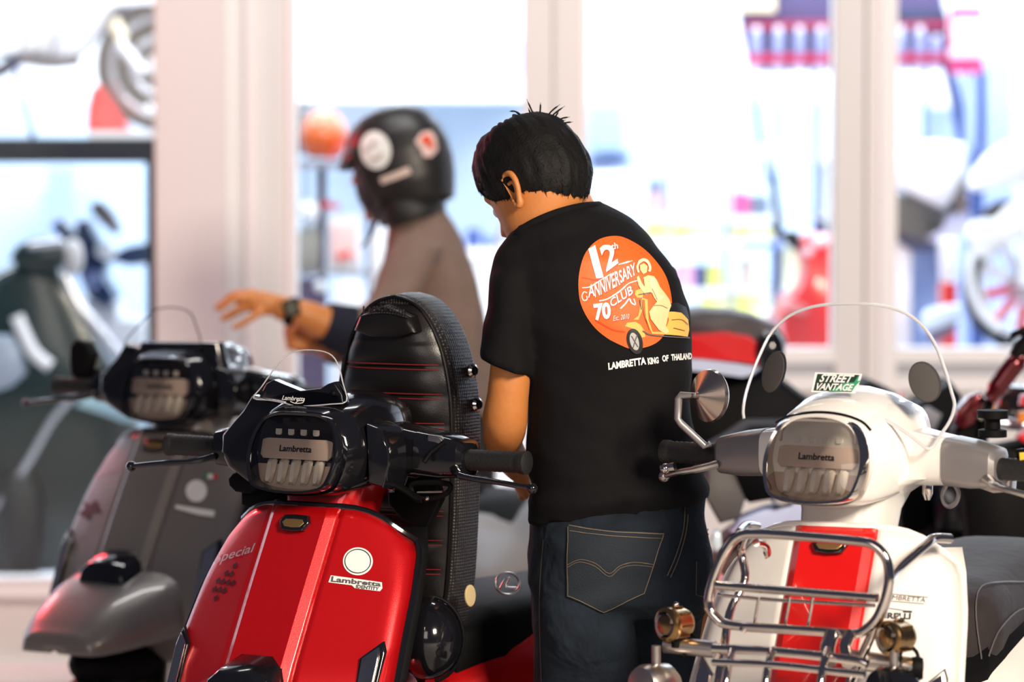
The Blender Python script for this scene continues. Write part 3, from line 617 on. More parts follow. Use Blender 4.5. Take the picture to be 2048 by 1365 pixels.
for (cx, cy) in ((1352, 1248), (1795, 1275)):
    c = L(cx, cy, x=.31)
    lp = MB().lathe(c, -fax, [(.0, -.026), (.020, -.024), (.026, -.020), (.026, -.012), (.0235, -.008), (.0235, .012), (.020, .020), (.012, .026), (0, .027)], 28).out('spot_lamp', mBRS, white)
    MB().lathe(c, fax, [(.020, .0245), (.014, .030), (0, .032)], 24).out('lamp_lens', mLNS, lp)
    for k in range(8):
        a = 2 * math.pi * k / 8; u = fax.orthogonal().normalized(); v_ = fax.cross(u)
        MB().tube([c + (u * math.cos(a) + v_ * math.sin(a)) * .0245 - fax * .012, c + (u * math.cos(a) + v_ * math.sin(a)) * .0245 + fax * .01], .0018, 6).out('cooling_rib', mBRS, lp)
    MB().tube([c, c + Vector((0, 0, -.036))], .007).out('lamp_post', mMBK, white)
    MB().ball(c + Vector((0, 0, .028)), .005, 8, 6).out('lamp_nut', mCHR, lp)
    MB().tube(catmull([c - fax * .02 + Vector((0, 0, -.01)), c - fax * .03 + Vector((0, .01, -.03)), c - fax * .0 + Vector((0, .01, -.05))], 4), .003, 6).out('lamp_cable', mMBK, lp)
for (cx, cy, x_) in ((1312, 1372, .33), (1788, 1378, .33)):
    c = L(cx, cy, x=x_); MB().lathe(c, -fax, [(.0, -.034), (.030, -.03), (.034, -.02), (.032, .02), (.02, .035), (0, .037)], 28).out('fog_lamp', mBLK if cx > 1500 else mSTL, white)
    MB().tube([c + Vector((0, 0, .03)), c + Vector((0, 0, .06))], .007).out('lamp_post', mSTL, white)
# bar controls on the right of the photo
MB().lathe(L(1855, 975, x=.0), (0, 0, -1), [(.004, -.02), (.008, -.01), (.008, .01), (.004, .02)], 12).out('bag_hook_stem', mCHR, white)
tb([(1893, 970), (1885, 990), (1889, 1008), (1900, 1014), (1912, 1006), (1917, 988), (1910, 972)], .0035, -.02, 'bag_hook', mat=mSIL)
MB().pillow([L(a, b, x=.02) for a, b in [(1955, 952), (2022, 960), (2020, 985), (1985, 988), (1956, 978)]], (-.04, 0, 0)).out('lever_bracket', mSTL, white)
MB().lathe(L(1985, 868, x=0), (0, 0, 1), [(.022, -.005), (.022, .006), (.012, .008), (.012, .022), (.024, .024), (.024, .036), (0, .038)], 20).out('reservoir_stem', mMBK, white)
MB().pillow([L(a, b, x=.05) for a, b in [(2030, 900), (2070, 896), (2070, 940), (2034, 942)]], (-.03, 0, 0)).out('switch_block', mMBK, white)
MB().pillow([L(a, b, x=.055) for a, b in [(2038, 906), (2052, 905), (2052, 930), (2040, 931)]], (-.004, 0, 0)).out('yellow_switch', M('yellow_plastic', (.72, .50, .05), .5), white)
# seat of the white scooter, closed
def seat_closed(root, mat):
    rings = []
    for i in range(25):
        t = i / 24; x = -.235 - .70 * t; hw = .118 * min(1, (t * 5 + .25)) ** .6 * (1 - .35 * max(t - .8, 0) / .2); zt = .748 + .05 * min(t * 4, 1) ** .7 - .012 * math.sin(t * 6) - .06 * max(t - .85, 0) / .15; zb = .625 + .03 * t
        rings.append([Vector((x, y, z)) for y, z in [((hw + .012 * math.sin(max((zt - z_) / (zt - zb), 0) * 3.14)) * math.copysign(abs(math.cos(a)) ** .55, math.cos(a)), z_) for a, z_ in [(a, (zt + zb) / 2 + (zt - zb) / 2 * math.copysign(abs(math.sin(a)) ** .5, math.sin(a))) for a in [2 * math.pi * j / 32 for j in range(32)]]]])
    return MB().loft(rings).out('seat', mat, root, sharp=55)
mSEAT = fabric('dark_seat_vinyl', (.030, .024, .024), .1, 30, .6)
sW = seat_closed(white, mSEAT); sG = seat_closed(grey, M('dull_black_vinyl', (.004, .004, .004), .9, spec=.08))
b = MB().tube([Wt['SM'] @ Vector((.128 - .28 * (b_ - .0) - .01, a_, HZ + b_)) for a_, b_ in [(p[0] * 1.23, p[1] * 1.25) for p in lens_outline() if p[1] > .02]], .0028, 6) if False else MB().tube(catmull([L(a, b, x=.17) for a, b in [(1552, 846), (1580, 832), (1630, 825), (1680, 829), (1722, 843), (1742, 862)]], 4), .0022, 6); b.out('hood_gap', mBLK, white)
Lr = poR.L
em = MB().tube([Lr(1015 + 24 * math.cos(t), 1168 + 22 * math.sin(t), y=.158) for t in [2 * math.pi * i / 24 for i in range(24)]], .0022, 6, closed=True).out('deck_emblem', mSTL, red)
MB().tube(catmull([Lr(a, b, y=.158) for a, b in [(1000, 1178), (1010, 1160), (1020, 1158), (1012, 1174), (1032, 1176)]], 4), .0018, 6).out('emblem_script', mSTL, em)
MB().pillow([Lr(938 + 10 * math.cos(t), 1192 + 22 * math.sin(t), y=.15) for t in [2 * math.pi * i / 20 for i in range(20)]], (0, .004, 0)).out('round_badge', M('cream_badge', (.62, .48, .25), .5), red)
# ================================================================== people
SL = [(.122, -.012, .008, .010), (.117, -.045, .035, .038), (.105, -.068, .060, .055), (.085, -.088, .078, .067), (.055, -.100, .088, .075), (.025, -.103, .092, .077), (-.005, -.100, .091, .076), (-.035, -.088, .092, .073), (-.055, -.070, .093, .069), (-.08, -.040, .090, .060), (-.103, -.008, .084, .046), (-.118, .025, .072, .028)]
def hsurf(z, ph, off=0.0):
    z = max(min(z, SL[0][0]), SL[-1][0])
    for a, b in zip(SL, SL[1:]):
        if z >= b[0]:
            t = (z - b[0]) / (a[0] - b[0]); v = [b[i] + (a[i] - b[i]) * t for i in range(4)]; break
    cy = (v[1] + v[2]) / 2; ry = (v[2] - v[1]) / 2 + off; rx = v[3] + off; c, s = math.cos(ph), math.sin(ph)
    return Vector((rx * math.copysign(abs(c) ** .93, c), cy + ry * math.copysign(abs(s) ** .93, s), z + (off * max(z, 0) / .12)))
def head_mb(g, T):
    zz = [SL[0][0] - (SL[0][0] - SL[-1][0]) * (1 - math.cos(math.pi * i / 22)) / 2 for i in range(23)]
    g.loft([[T @ hsurf(z, 2 * math.pi * j / 32) for j in range(32)] for z in zz])
    g.loft([[T @ Vector((w_ * math.cos(a), .088 + d * max(math.sin(a), -.4), z)) for a in [2 * math.pi * j / 12 for j in range(12)]] for z, w_, d in ((.025, .007, .008), (.0, .010, .018), (-.022, .015, .028), (-.032, .013, .016))])       # nose
    for z, d in ((-.053, .010), (-.066, .009)): g.ball(T @ Vector((0, .088, z)), (.024, .014, .007), 12, 8, T.to_3x3())    # lips
    g.ball(T @ Vector((0, .072, -.103)), (.024, .020, .018), 12, 8, T.to_3x3())
    g.ball(T @ Vector((0, .080, .040)), (.055, .018, .012), 12, 8, T.to_3x3())
def ear(T, s, par, mat):
    g = MB(); pts = [(.012, .030), (.000, .036), (-.013, .030), (-.018, .015), (-.015, -.002), (-.008, -.016), (-.002, -.028), (.006, -.026), (.009, -.014)]
    def E(a, b, o): return T @ Vector((s * (.0745 + o - .35 * min(a, 0)), -.006 + a, b - .002))
    g.tube(catmull([E(a, b, .012) for a, b in pts], 4), [.003, .0048, .005, .0048, .0045, .005, .006, .005, .003], 10)
    g.loft([[E(a * k, b * k + (1 - k) * .003, o) for a, b in pts] for k, o in ((1, .004), (1, .013), (.8, .010), (.5, .004), (.1, .002))])
    g.tube(catmull([E(a, b, .010) for a, b in [(.004, .018), (-.007, .016), (-.009, .004), (-.004, -.008)]], 3), .0032, 8)
    return g.out('ear', mat, par, sharp=80)
def hring(py, xl, xr, d, Yc, tilt=0, e=2.5, n=44, dy=0):
    c = P((xl + xr) / 2, py, Yc); a = (xr - xl) / 2 * mpp(Yc)
    return [Vector((c.x + u, Yc + v + dy, c.z + tilt * mpp(Yc) * u / a)) for u, v in se(n, a, d, e)]
# ------------------------------------------------------------------ man in the black T-shirt
man = thing('person', 'person in black T-shirt with orange back print and blue jeans, head bowed', 'person', loc=(P(1200, 1000, 6.300).x, 6.300, 0))
HY = 6.300
TH = Matrix.Translation(P(1078, 389, HY)) @ Matrix.Rotation(math.radians(55), 4, 'Z') @ Matrix.Rotation(math.radians(-33), 4, 'X') @ Matrix.Rotation(math.radians(4), 4, 'Y') @ Matrix.Scale(.885, 4)
g = MB(); head_mb(g, TH)
g.tube([P(1106, 385, 6.330), P(1120, 425, 6.330), P(1128, 470, 6.330), P(1135, 520, 6.320)], [.054, .060, .074, .09], 20)
TOR = [(1030, 1070, 1405, .11, 6.300, 0), (900, 1072, 1380, .105, 6.300, 0), (740, 1070, 1362, .105, 6.300, 0), (600, 1035, 1350, .11, 6.300, 0), (520, 1030, 1290, .10, 6.300, 8), (475, 1065, 1235, .08, 6.300, 12)]
g.loft([hring(*r) for r in TOR])
def limb(g, pts, n=18):
    ps = [P(a, b, y) for a, b, y, r in pts]; g.tube(catmull(ps, 4), [r for r in [x for i in range(len(pts) - 1) for x in [pts[i][3] + (pts[i + 1][3] - pts[i][3]) * k / 4 for k in range(4)]] + [pts[-1][3]]], n)
limb(g, [(1045, 540, 6.250, .045), (1028, 640, 6.240, .042), (1022, 730, 6.240, .034), (1016, 790, 6.245, .0345), (1010, 838, 6.260, .038), (1008, 862, 6.290, .036), (1006, 885, 6.360, .032), (1022, 915, 6.460, .028), (1040, 940, 6.540, .024)])
limb(g, [(1295, 560, 6.380, .045), (1305, 680, 6.440, .040), (1300, 780, 6.480, .035), (1290, 830, 6.560, .032), (1230, 850, 6.680, .026), (1190, 860, 6.750, .024)])
# left hand at his hip: palm with curled fingers; right hand working in front
g.loft([[P(a, b, 6.540) + Vector((u, v * .8, w_)) for u, w_ in se(12, .016, .030, 2.5) for v in (0,)] for a, b in ((1042, 945), (1046, 952))]) if False else None
g.ball(P(1045, 958, 6.560), (.017, .035, .030), 14, 10)
for k in range(4):
    limb(g, [(1047, 948 + k * 10, 6.590, .0085), (1052, 952 + k * 11, 6.630 - .004 * k, .008), (1048, 962 + k * 11, 6.645 - .006 * k, .0075), (1042, 966 + k * 10, 6.620 - .006 * k, .007)], 10)
limb(g, [(1044, 948, 6.540, .010), (1051, 965, 6.530, .009), (1054, 985, 6.540, .008), (1054, 996, 6.550, .007)], 10)
g.ball(P(1180, 864, 6.780), (.038, .032, .018), 14, 10)
for k in range(4): limb(g, [(1170 - 3 * k, 858 + 5 * k, 6.8 - .01 * k, .008), (1145 - 4 * k, 868 + 6 * k, 6.81 - .01 * k, .0078), (1132 - 3 * k, 885 + 5 * k, 6.8 - .01 * k, .007)], 10)
limb(g, [(1185, 872, 6.760, .010), (1165, 892, 6.740, .009), (1150, 902, 6.750, .0075)], 10)
# pelvis and legs
g.loft([hring(*r) for r in [(1000, 1078, 1400, .11, 6.300, 0), (1100, 1072, 1405, .115, 6.300, 0), (1190, 1075, 1400, .11, 6.300, 0)]])
def leg(g, cx, Y, inset, n=26):
    R_ = [(.76, 0, .094), (.66, 0, .092), (.55, -.004, .080), (.45, -.006, .066), (.36, -.008, .060), (.22, -.01, .054), (.09, -.01, .042)]
    for_ = [[Vector((cx(z) + u, Y + v, z)) for u, v in se(n, r * inset, r * inset * 1.05, 2.2)] for z, _, r in R_]
    g.loft(for_)
lx = lambda z: P(1170, 682, 6.300).x - .02 * (.7 - z); rx = lambda z: P(1345, 682, 6.400).x + .02 * (.7 - z)
leg(g, lx, 6.290, .88); leg(g, rx, 6.380, .78)
body = g.out('body', mSKN, man, world=True); remesh(body, .0055, 5)
for s_ in (-1, 1): e_ = ear(TH, s_, man, mSKN); e_.matrix_parent_inverse = WM(man).inverted()
# eyes (hidden from here, seen from the side)
for s_ in (-1, 1):
    e_ = MB().ball(TH @ Vector((s_ * .031, .074, .008)), .0115, 12, 8).out('eye', mWPR, man, world=True)
# hair: shaped shell with a ragged hairline, plus loose strands
def zb(ph):
    s = math.sin(ph); c = abs(math.cos(ph))
    if s > 0: z = .050 - .055 * c ** 2.5
    else: z = -.005 - .048 * (-s) ** 1.1
    return z + .0015 * math.sin(ph * 23) + .001 * math.sin(ph * 57)
def hairp(i, j, n=96, m=34):
    ph = 2 * math.pi * i / n; t = j / m; z0 = .121; z = z0 - (z0 - zb(ph)) * (1 - (1 - t) ** 1.0)
    z = z0 + (zb(ph) - z0) * (t ** .8 if t < 1 else 1)
    off = .0135 * (1 - t ** 5) + .002; p = hsurf(z, ph, off)
    if t < .5: p.z += .010 * (1 - t * 2)
    d = noise.noise(Vector((ph * 9, z * 30, 1.3))) * .0028 + noise.noise(Vector((ph * 30, z * 14, 5))) * .0022
    return TH @ (p * (1 + d / .1))
g = MB(); n, m = 96, 34
g.add([hairp(i, j) for j in range(m + 1) for i in range(n)], [(j * n + i, j * n + (i + 1) % n, (j + 1) * n + (i + 1) % n, (j + 1) * n + i) for j in range(m) for i in range(n)] + [tuple(range(n))])
hair = g.out('hair', mHAI, man, world=True, sharp=180)
g = MB(); rnd = random.Random(3)
def strand(p0, d, L_, r=.0006, bend=None):
    p0 = Vector(p0); d = d.normalized(); b_ = bend or Vector((rnd.uniform(-1, 1), rnd.uniform(-1, 1), rnd.uniform(-1, .2))) * .35
    g.tube([p0, p0 + d * L_ * .5 + b_ * L_ * .12, p0 + d * L_ + b_ * L_ * .5], [r, r * .8, r * .15], 4)
for _ in range(1500):
    ph = rnd.uniform(0, 2 * math.pi); j = rnd.uniform(.12, 1.0) ** .6 * m; p = hairp(ph / (2 * math.pi) * n, min(j, m)); q = hairp(ph / (2 * math.pi) * n, min(j + 1.2, m + 1)) - p
    c_ = TH @ Vector((0, -.005, .02)); o_ = (p - c_).normalized(); strand(p - o_ * .002, q.normalized() * 1.0 + o_ * rnd.uniform(.05, .2), rnd.uniform(.008, .014), .0008)
for pts in ([(1082, 262), (1068, 232), (1053, 198)], [(1080, 262), (1064, 235), (1056, 215)], [(1086, 260), (1098, 228), (1120, 209)], [(1088, 262), (1104, 232), (1130, 212)], [(1090, 262), (1108, 238), (1118, 222)], [(1078, 258), (1080, 225), (1081, 205)], [(1048, 238), (1032, 224), (1018, 223)], [(1050, 242), (1030, 230), (1024, 233)], [(1096, 262), (1118, 240), (1140, 234)], [(1100, 264), (1125, 248), (1146, 244)], [(1095, 262), (1112, 246), (1132, 240)], [(1084, 258), (1076, 236), (1066, 222)]):
    g.tube(catmull([P(a, b, 6.300) for a, b in pts], 5), [.0028, .0022, .0015, .0004], 5)
g.out('loose_strands', mHAI, hair, world=True)
# ------------------------------------------------------------------ T-shirt
g = MB()
SH = [(1022, 1052, 1420, .134, 6.300, 26), (985, 1056, 1414, .136, 6.300, 20), (950, 1058, 1408, .130, 6.300, 14), (900, 1054, 1398, .128, 6.300, 8), (850, 1055, 1389, .124, 6.300, 4), (800, 1056, 1384, .122, 6.300, 0), (740, 1048, 1385, .126, 6.300, 0), (680, 1035, 1384, .133, 6.300, 0), (620, 1010, 1378, .137, 6.300, 2), (565, 998, 1362, .136, 6.300, 6), (520, 994, 1334, .130, 6.300, 10), (488, 1002, 1302, .120, 6.310, 16), (462, 1018, 1266, .106, 6.320, 22), (444, 1036, 1232, .092, 6.330, 26), (434, 1046, 1212, .084, 6.330, 28), (426, 1062, 1196, .074, 6.330, 28)]
g.loft([hring(*r) for r in SH])
def elimb(g, rows, n=24):
    for_ = []
    for a, b, Y, wx, wd, tl in rows:
        c = P(a, b, Y); s = mpp(Y); for_.append([Vector((c.x + u, Y + v, c.z - tl * s * u / (wx * s))) for u, v in se(n, wx * s, wd, 2.2)])
    g.loft(for_)
elimb(g, [(1050, 505, 6.270, 40, .060, 0), (1028, 550, 6.250, 46, .066, 0), (1021, 620, 6.240, 44, .062, 4), (1014, 680, 6.240, 47, .062, 12), (1010, 720, 6.240, 51, .064, 18), (1009, 734, 6.240, 53, .065, 19)])
elimb(g, [(1310, 530, 6.380, 40, .06, 0), (1322, 600, 6.420, 46, .065, 0), (1322, 700, 6.460, 48, .065, 0), (1315, 740, 6.480, 48, .065, 0)])
limb(g, [(1062, 497, 6.260, .045), (1100, 481, 6.252, .045), (1140, 470, 6.255, .045), (1180, 463, 6.280, .045), (1215, 476, 6.300, .045)])
limb(g, [(1150, 472, 6.320, .052), (1088, 494, 6.280, .048), (1050, 517, 6.260, .046), (1034, 550, 6.250, .043), (1030, 590, 6.250, .04)])
# lean fold of cloth across the waist
shirt = g.out('tshirt', mTSH, man, world=True)
def wr(p):
    q = p * 9; a = noise.noise(Vector((q.x * 1.2, q.y, q.z * .7))) * .006
    a += noise.noise(Vector((p.x * 16 + p.z * 14, p.y * 10, p.z * 20))) * .0035
    if p.z < .98: a += .006 * math.sin((p.z - .10 * p.x) * 120) * max(0, min(1, (.98 - p.z) / .05)) * (.4 + noise.noise(p * 6))
    return a
remesh(shirt, .007, 5, wr)
# collar ribbing
col = [P(a, b, y) for a, b, y in [(1032, 468, 6.245), (1055, 452, 6.230), (1085, 437, 6.225), (1120, 424, 6.230), (1160, 414, 6.250), (1190, 411, 6.290), (1196, 413, 6.340), (1160, 440, 6.410), (1090, 470, 6.410), (1040, 478, 6.340), (1026, 474, 6.290)]]
MB().tube(catmull(col, 5, True), .0065, 10, closed=True).out('collar', mTSH, shirt, world=True)
# ------------------------------------------------------------------ jeans
g = MB()
g.loft([hring(*r) for r in [(985, 1064, 1408, .122, 6.300, 20), (1010, 1060, 1414, .124, 6.300, 16), (1050, 1057, 1420, .130, 6.300, 8), (1100, 1057, 1424, .136, 6.300, 0), (1150, 1059, 1424, .136, 6.300, 0), (1195, 1061, 1420, .130, 6.300, 0), (1225, 1066, 1412, .118, 6.320, 0)]])
def jl(cxl, rows):
    rr = []
    for z, a, b, Y, d in rows:
        rr.append([Vector(((a + b) / 2 + u, Y + v, z)) for u, v in se(30, (b - a) / 2, d, 2.3)])
    g.loft(rr)
def X(px, Y=6.300): return (px - 1024) * mpp(Y)
jl(0, [(.745, X(1060), X(1272), 6.290, .115), (.70, X(1062), X(1280), 6.290, .115), (.64, X(1066), X(1277), 6.290, .105), (.58, X(1069), X(1269), 6.285, .098), (.48, X(1072), X(1255), 6.280, .088), (.36, X(1074), X(1245), 6.280, .082), (.2, X(1070), X(1240), 6.280, .078), (.07, X(1066), X(1240), 6.280, .078)])
jl(0, [(.745, X(1245), X(1420), 6.360, .11), (.70, X(1262), X(1417), 6.370, .11), (.64, X(1272), X(1412), 6.380, .10), (.58, X(1280), X(1406), 6.380, .095), (.48, X(1290), X(1404), 6.380, .085), (.36, X(1298), X(1410), 6.380, .08), (.2, X(1298), X(1420), 6.380, .078), (.07, X(1298), X(1424), 6.380, .078)])
jeans = g.out('jeans', mJEA, man, world=True)
def wj(p):
    a = noise.noise(Vector((p.x * 8, p.y * 8, p.z * 12))) * .008 + noise.noise(Vector((p.x * 14 - p.z * 16, p.y * 10, p.z * 24))) * .005
    # pull folds radiating under the seat
    return a
remesh(jeans, .008, 6, wj)
for cx_, Y_ in ((X(1152), 6.300), (X(1358), 6.400)):
    g = MB(); g.loft([[Vector((cx_ + u * k, Y_ + .04 + v, z)) for u, v in se(20, .048, .125 * ky, 2.6)] for z, k, ky in ((0, 1, 1), (.025, 1.04, 1.02), (.03, .98, .98), (.06, .88, .85), (.09, .75, .55))])
    g.out('shoe', mMBK, man, world=True)
# ------------------------------------------------------------------ rider with the helmet
RY = 9.2
rid = thing('person', 'person in taupe shirt and matt black helmet, arm reaching left, watch on wrist', 'person', loc=(P(850, 700, RY).x, RY, 0))
mNVY = fabric('navy_cuff', (.012, .014, .026), .4, 9, .9)
g = MB()
TR = Matrix.Translation(P(788, 335, RY)) @ Matrix.Rotation(math.radians(72), 4, 'Z') @ Matrix.Rotation(math.radians(-8), 4, 'X')
head_mb(g, TR); g.tube([P(800, 385, RY), P(822, 430, RY), P(835, 480, RY)], [.055, .06, .08], 16)
g.loft([hring(*r) for r in [(800, 800, 960, .12, RY, 0), (650, 790, 965, .12, RY, 0), (520, 790, 930, .11, RY, 0), (450, 800, 890, .09, RY, 0)]])
limb(g, [(835, 520, 9.05, .048), (790, 610, 8.98, .045), (740, 668, 8.92, .045), (700, 662, 8.9, .042), (650, 648, 8.88, .040), (610, 630, 8.86, .034), (580, 621, 8.85, .029), (555, 614, 8.85, .030)])
# open hand, palm down, fingers spread towards the left
g.ball(P(527, 607, 8.85), (.052, .022, .029), 16, 10, Matrix.Rotation(.12, 3, 'Y'))
g.ball(P(500, 600, 8.85), (.036, .020, .026), 16, 10, Matrix.Rotation(-.1, 3, 'Y'))
for pts in ([(505, 594, 8.86), (470, 588, 8.86), (450, 603, 8.87), (430, 619, 8.88)], [(502, 598, 8.83), (470, 597, 8.82), (452, 609, 8.82), (435, 621, 8.82)], [(500, 610, 8.84), (476, 619, 8.83), (458, 630, 8.83), (441, 641, 8.83)], [(502, 614, 8.87), (480, 621, 8.88), (464, 631, 8.89), (449, 639, 8.89)], [(525, 622, 8.83), (502, 637, 8.82), (484, 648, 8.82), (463, 656, 8.82)]):
    limb(g, [(a, b, y, r) for (a, b, y), r in zip(pts, (.0110, .0088, .0080, .0072))], 10)
# the other arm, fist under the first
limb(g, [(850, 560, 9.32, .045), (790, 690, 9.30, .045), (720, 700, 9.1, .038), (660, 690, 9.0, .032), (630, 680, 8.96, .030)])
g.ball(P(604, 676, 8.95), (.042, .030, .036), 14, 10)
for k in range(4): limb(g, [(598 + 3 * k, 655 + 12 * k, 8.93, .010), (580 + 2 * k, 656 + 12 * k, 8.93, .010), (573 + 2 * k, 662 + 11 * k, 8.96, .009), (585, 664 + 10 * k, 8.99, .008)], 10)
limb(g, [(610, 655, 8.92, .011), (592, 660, 8.90, .010), (580, 672, 8.905, .009)], 10)
g.loft([[Vector((P(870, 700, RY).x + u, RY + .05 + v, z)) for u, v in se(20, .11, .09, 2.3)] for z in (.95, .80, .72)])
for s_ in (-1, 1): g.tube([Vector((P(870, 700, RY).x + s_ * .08, RY, .8)), Vector((P(850, 700, RY).x + s_ * .09, RY - .02, .45)), Vector((P(850, 700, RY).x + s_ * .10, RY, .07))], [.075, .052, .038], 14)
rb = g.out('body', mSKN, rid, world=True); remesh(rb, .0045, 3)
# shirt
g = MB()
g.loft([hring(*r) for r in [(830, 770, 1000, .15, RY, 0), (760, 778, 990, .15, RY, 0), (700, 776, 980, .15, RY, 0), (620, 768, 972, .145, RY, 0), (560, 766, 960, .14, RY, 0), (510, 768, 940, .13, RY, 0), (470, 772, 920, .115, RY, 0), (445, 782, 905, .10, RY, 4), (425, 795, 890, .085, RY, 6)]])
elimb(g, [(835, 490, 9.06, 52, .065, 0), (812, 540, 9.02, 55, .065, 0), (790, 590, 8.98, 55, .065, 0), (765, 640, 8.95, 55, .06, 0)])
g.tube([P(770, 640, 8.95), P(735, 668, 8.92), P(700, 664, 8.90), P(690, 660, 8.90)], [.062, .066, .058, .056], 20)
g.tube([P(850, 560, 9.3), P(790, 680, 9.28), P(720, 700, 9.1), P(665, 690, 9.0)], [.06, .062, .052, .048], 18)
sh2 = g.out('shirt', mBRN, rid, world=True); remesh(sh2, .010, 5, lambda p: noise.noise(p * 7) * .010 + noise.noise(Vector((p.x * 22, p.y * 9, p.z * 7))) * .006)
MB().tube([P(700, 664, 8.90), P(672, 656, 8.89), P(648, 647, 8.88)], [.062, .057, .050], 20).out('cuff', mNVY, rid, world=True, thick=.004)
# watch
wt = MB().tube([P(592, 627, 8.85), P(575, 621, 8.85)], [.0345, .0345], 20, cap=False).out('watch_strap', mMBK, rid, world=True, thick=.004)
MB().box(P(583, 616, 8.812), (.038, .012, .042), Matrix.Rotation(-.3, 3, 'Y')).out('watch_case', mMBK, wt, world=True, bevel=.005)
MB().box(P(583, 616, 8.805), (.026, .004, .030), Matrix.Rotation(-.3, 3, 'Y')).out('watch_display', M('watch_screen', (.10, .10, .07), .3), wt, world=True)
# trousers and shoes (behind the scooters)
g = MB(); cxr = P(870, 700, RY).x
g.loft([[Vector((cxr + u, RY + .03 + v, z)) for u, v in se(24, .135, .115, 2.4)] for z in (.98, .86, .76)])
for s_ in (-1, 1): g.loft([[Vector((cxr - .01 + s_ * (.07 + .02 * (.8 - z)) + u, RY + v, z)) for u, v in se(20, r, r, 2.3)] for z, r in ((.82, .088), (.6, .082), (.4, .07), (.2, .06), (.07, .06))])
tr_ = g.out('trousers', M('dark_trousers', (.02, .02, .025), .9), rid, world=True); remesh(tr_, .012, 4)
for s_ in (-1, 1): MB().loft([[Vector((cxr - .02 + s_ * .085 + u, RY - .03 + v, z)) for u, v in se(20, .045 * k, .12 * k, 2.6)] for z, k in ((0, 1), (.03, 1), (.06, .85), (.085, .6))]).out('shoe', mMBK, rid, world=True)
# helmet
HM = Matrix.Translation(P(794, 322, RY)) @ Matrix.Rotation(math.radians(74), 4, 'Z') @ Matrix.Rotation(math.radians(-20), 4, 'X') @ Matrix.Rotation(math.radians(3), 4, 'Y')
HS = [(.128, .02, .02), (.122, .055, .045), (.108, .084, .069), (.085, .106, .088), (.05, .122, .104), (.01, .129, .112), (-.03, .128, .112), (-.07, .120, .106), (-.105, .108, .094), (-.125, .10, .085)]
def helm(z, ph, k=1.0):
    for a, b in zip(HS, HS[1:]):
        if z >= b[0]: t = (z - b[0]) / (a[0] - b[0]); ry = b[1] + (a[1] - b[1]) * t; rx = b[2] + (a[2] - b[2]) * t; break
    else: ry, rx = HS[-1][1:]
    c, s = math.cos(ph), math.sin(ph); return HM @ Vector((rx * k * math.copysign(abs(c) ** .92, c), ry * k * math.copysign(abs(s) ** .92, s) - .004, z))
g = MB(); n, m = 64, 34; vs = []; fs = []
for j in range(m + 1):
    z = .128 - .253 * (1 - math.cos(math.pi * .5 * j / m)) if j < m else -.125
    z = .128 - .253 * j / m
    for i in range(n): vs.append(helm(max(z, -.1249), 2 * math.pi * i / n))
for j in range(m):
    for i in range(n):
        ph = 2 * math.pi * (i + .5) / n; z = .128 - .253 * (j + .5) / m; front = math.sin(ph) > .55
        if front and -.125 < z < .045: continue          # face opening
        fs.append((j * n + i, j * n + (i + 1) % n, (j + 1) * n + (i + 1) % n, (j + 1) * n + i))
fs.append(tuple(range(n)))
g.add(vs, fs)
mHEL = M('matt_black_helmet', (.012, .011, .011), .42)
helmet = g.out('helmet', mHEL, rid, world=True, thick=.012, sharp=60)
a0 = math.asin(.55)
MB().tube([helm(.045, a0 + (math.pi - 2 * a0) * i / 12, 1.0) for i in range(13)], .006, 8).out('helmet_rim', mRUB, helmet, world=True)
MB().ball(HM @ Vector((0, .045, -.05)), (.078, .075, .095), 20, 14, HM.to_3x3()).out('balaclava', mRUB, rid, world=True)
vis = MB().grid(lambda u, v: helm(.055 - .03 * v, a0 - .1 + (math.pi - 2 * a0 + .2) * u, 1.03 + .12 * v * math.sin(u * math.pi)), 16, 4).out('visor_peak', mHEL, helmet, world=True, thick=.003)
MB().tube(catmull([P(758, 405, RY - .11), P(752, 440, RY - .10), P(742, 470, RY - .10), P(724, 494, RY - .08)], 4), [.012, .012, .010, .006], 8, flat=.5).out('chin_strap', mRUB, helmet, world=True)
g = MB(); g.loft([[P(a, b, RY) + Vector((u * mpp(RY) * 1, v, tl * u * mpp(RY))) for u, v in se(28, hw, dd, 2.2)] for a, b, hw, dd, tl in ((815, 385, 66, .10, -.06), (818, 404, 72, .11, -.03), (822, 424, 70, .118, 0.1), (826, 440, 64, .112, 0.25))])
g.out('neck_warmer', mRUB, rid, world=True)
# ================================================================== the shop front and its interior
WY = 10.8
def W2(px, Y=WY): return (px - 1024) * mpp(Y)
def Z2(py, Y=WY): return P(1024, py, Y).z
def slab(name, x0, x1, y0, y1, z0, z1, mat, st=True, par=None, bevel=0, **k):
    o = MB().box(((x0 + x1) / 2, (y0 + y1) / 2, (z0 + z1) / 2), (x1 - x0, y1 - y0, z1 - z0)).out(name, mat, par, world=par is not None, bevel=bevel, **k)
    return struct(o) if st else o
mCOL = M('painted_wall', (0.75, 0.72, 0.71), 0.75, bump=0.2, scale=90)
mTRW = M('white_trim', (0.88, 0.86, 0.86), 0.6)
mTRG = M('trim_groove', (0.56, 0.50, 0.48), 0.8)
mPAV = M('street_paving', (0.55, 0.53, 0.51), 0.75, bump=0.3, scale=12, var=0.1)
mSHW = M('shop_white', (0.86, 0.88, 0.92), 0.8)
mSHB = M('shop_pale_blue', (0.56, 0.68, 0.84), 0.8)
mPANE = glass('shop_window_glass', (.97, .985, .98))
slab('floor', -6, 6, -1, WY + .1, -.1, 0, mPAV)
slab('floor_shop', -6, 6, WY + .1, 16, -.1, .12, M('shop_floor', (.6, .62, .66), .4))
slab('ceiling', -6, 6, WY, 16, 3.7, 3.8, mSHW)
slab('wall_back', -6, 6, 15.5, 15.6, 0, 3.8, mSHW); slab('trim_1', -6, 6, 15.44, 15.5, .12, Z2(202, 15.5), mSHB)
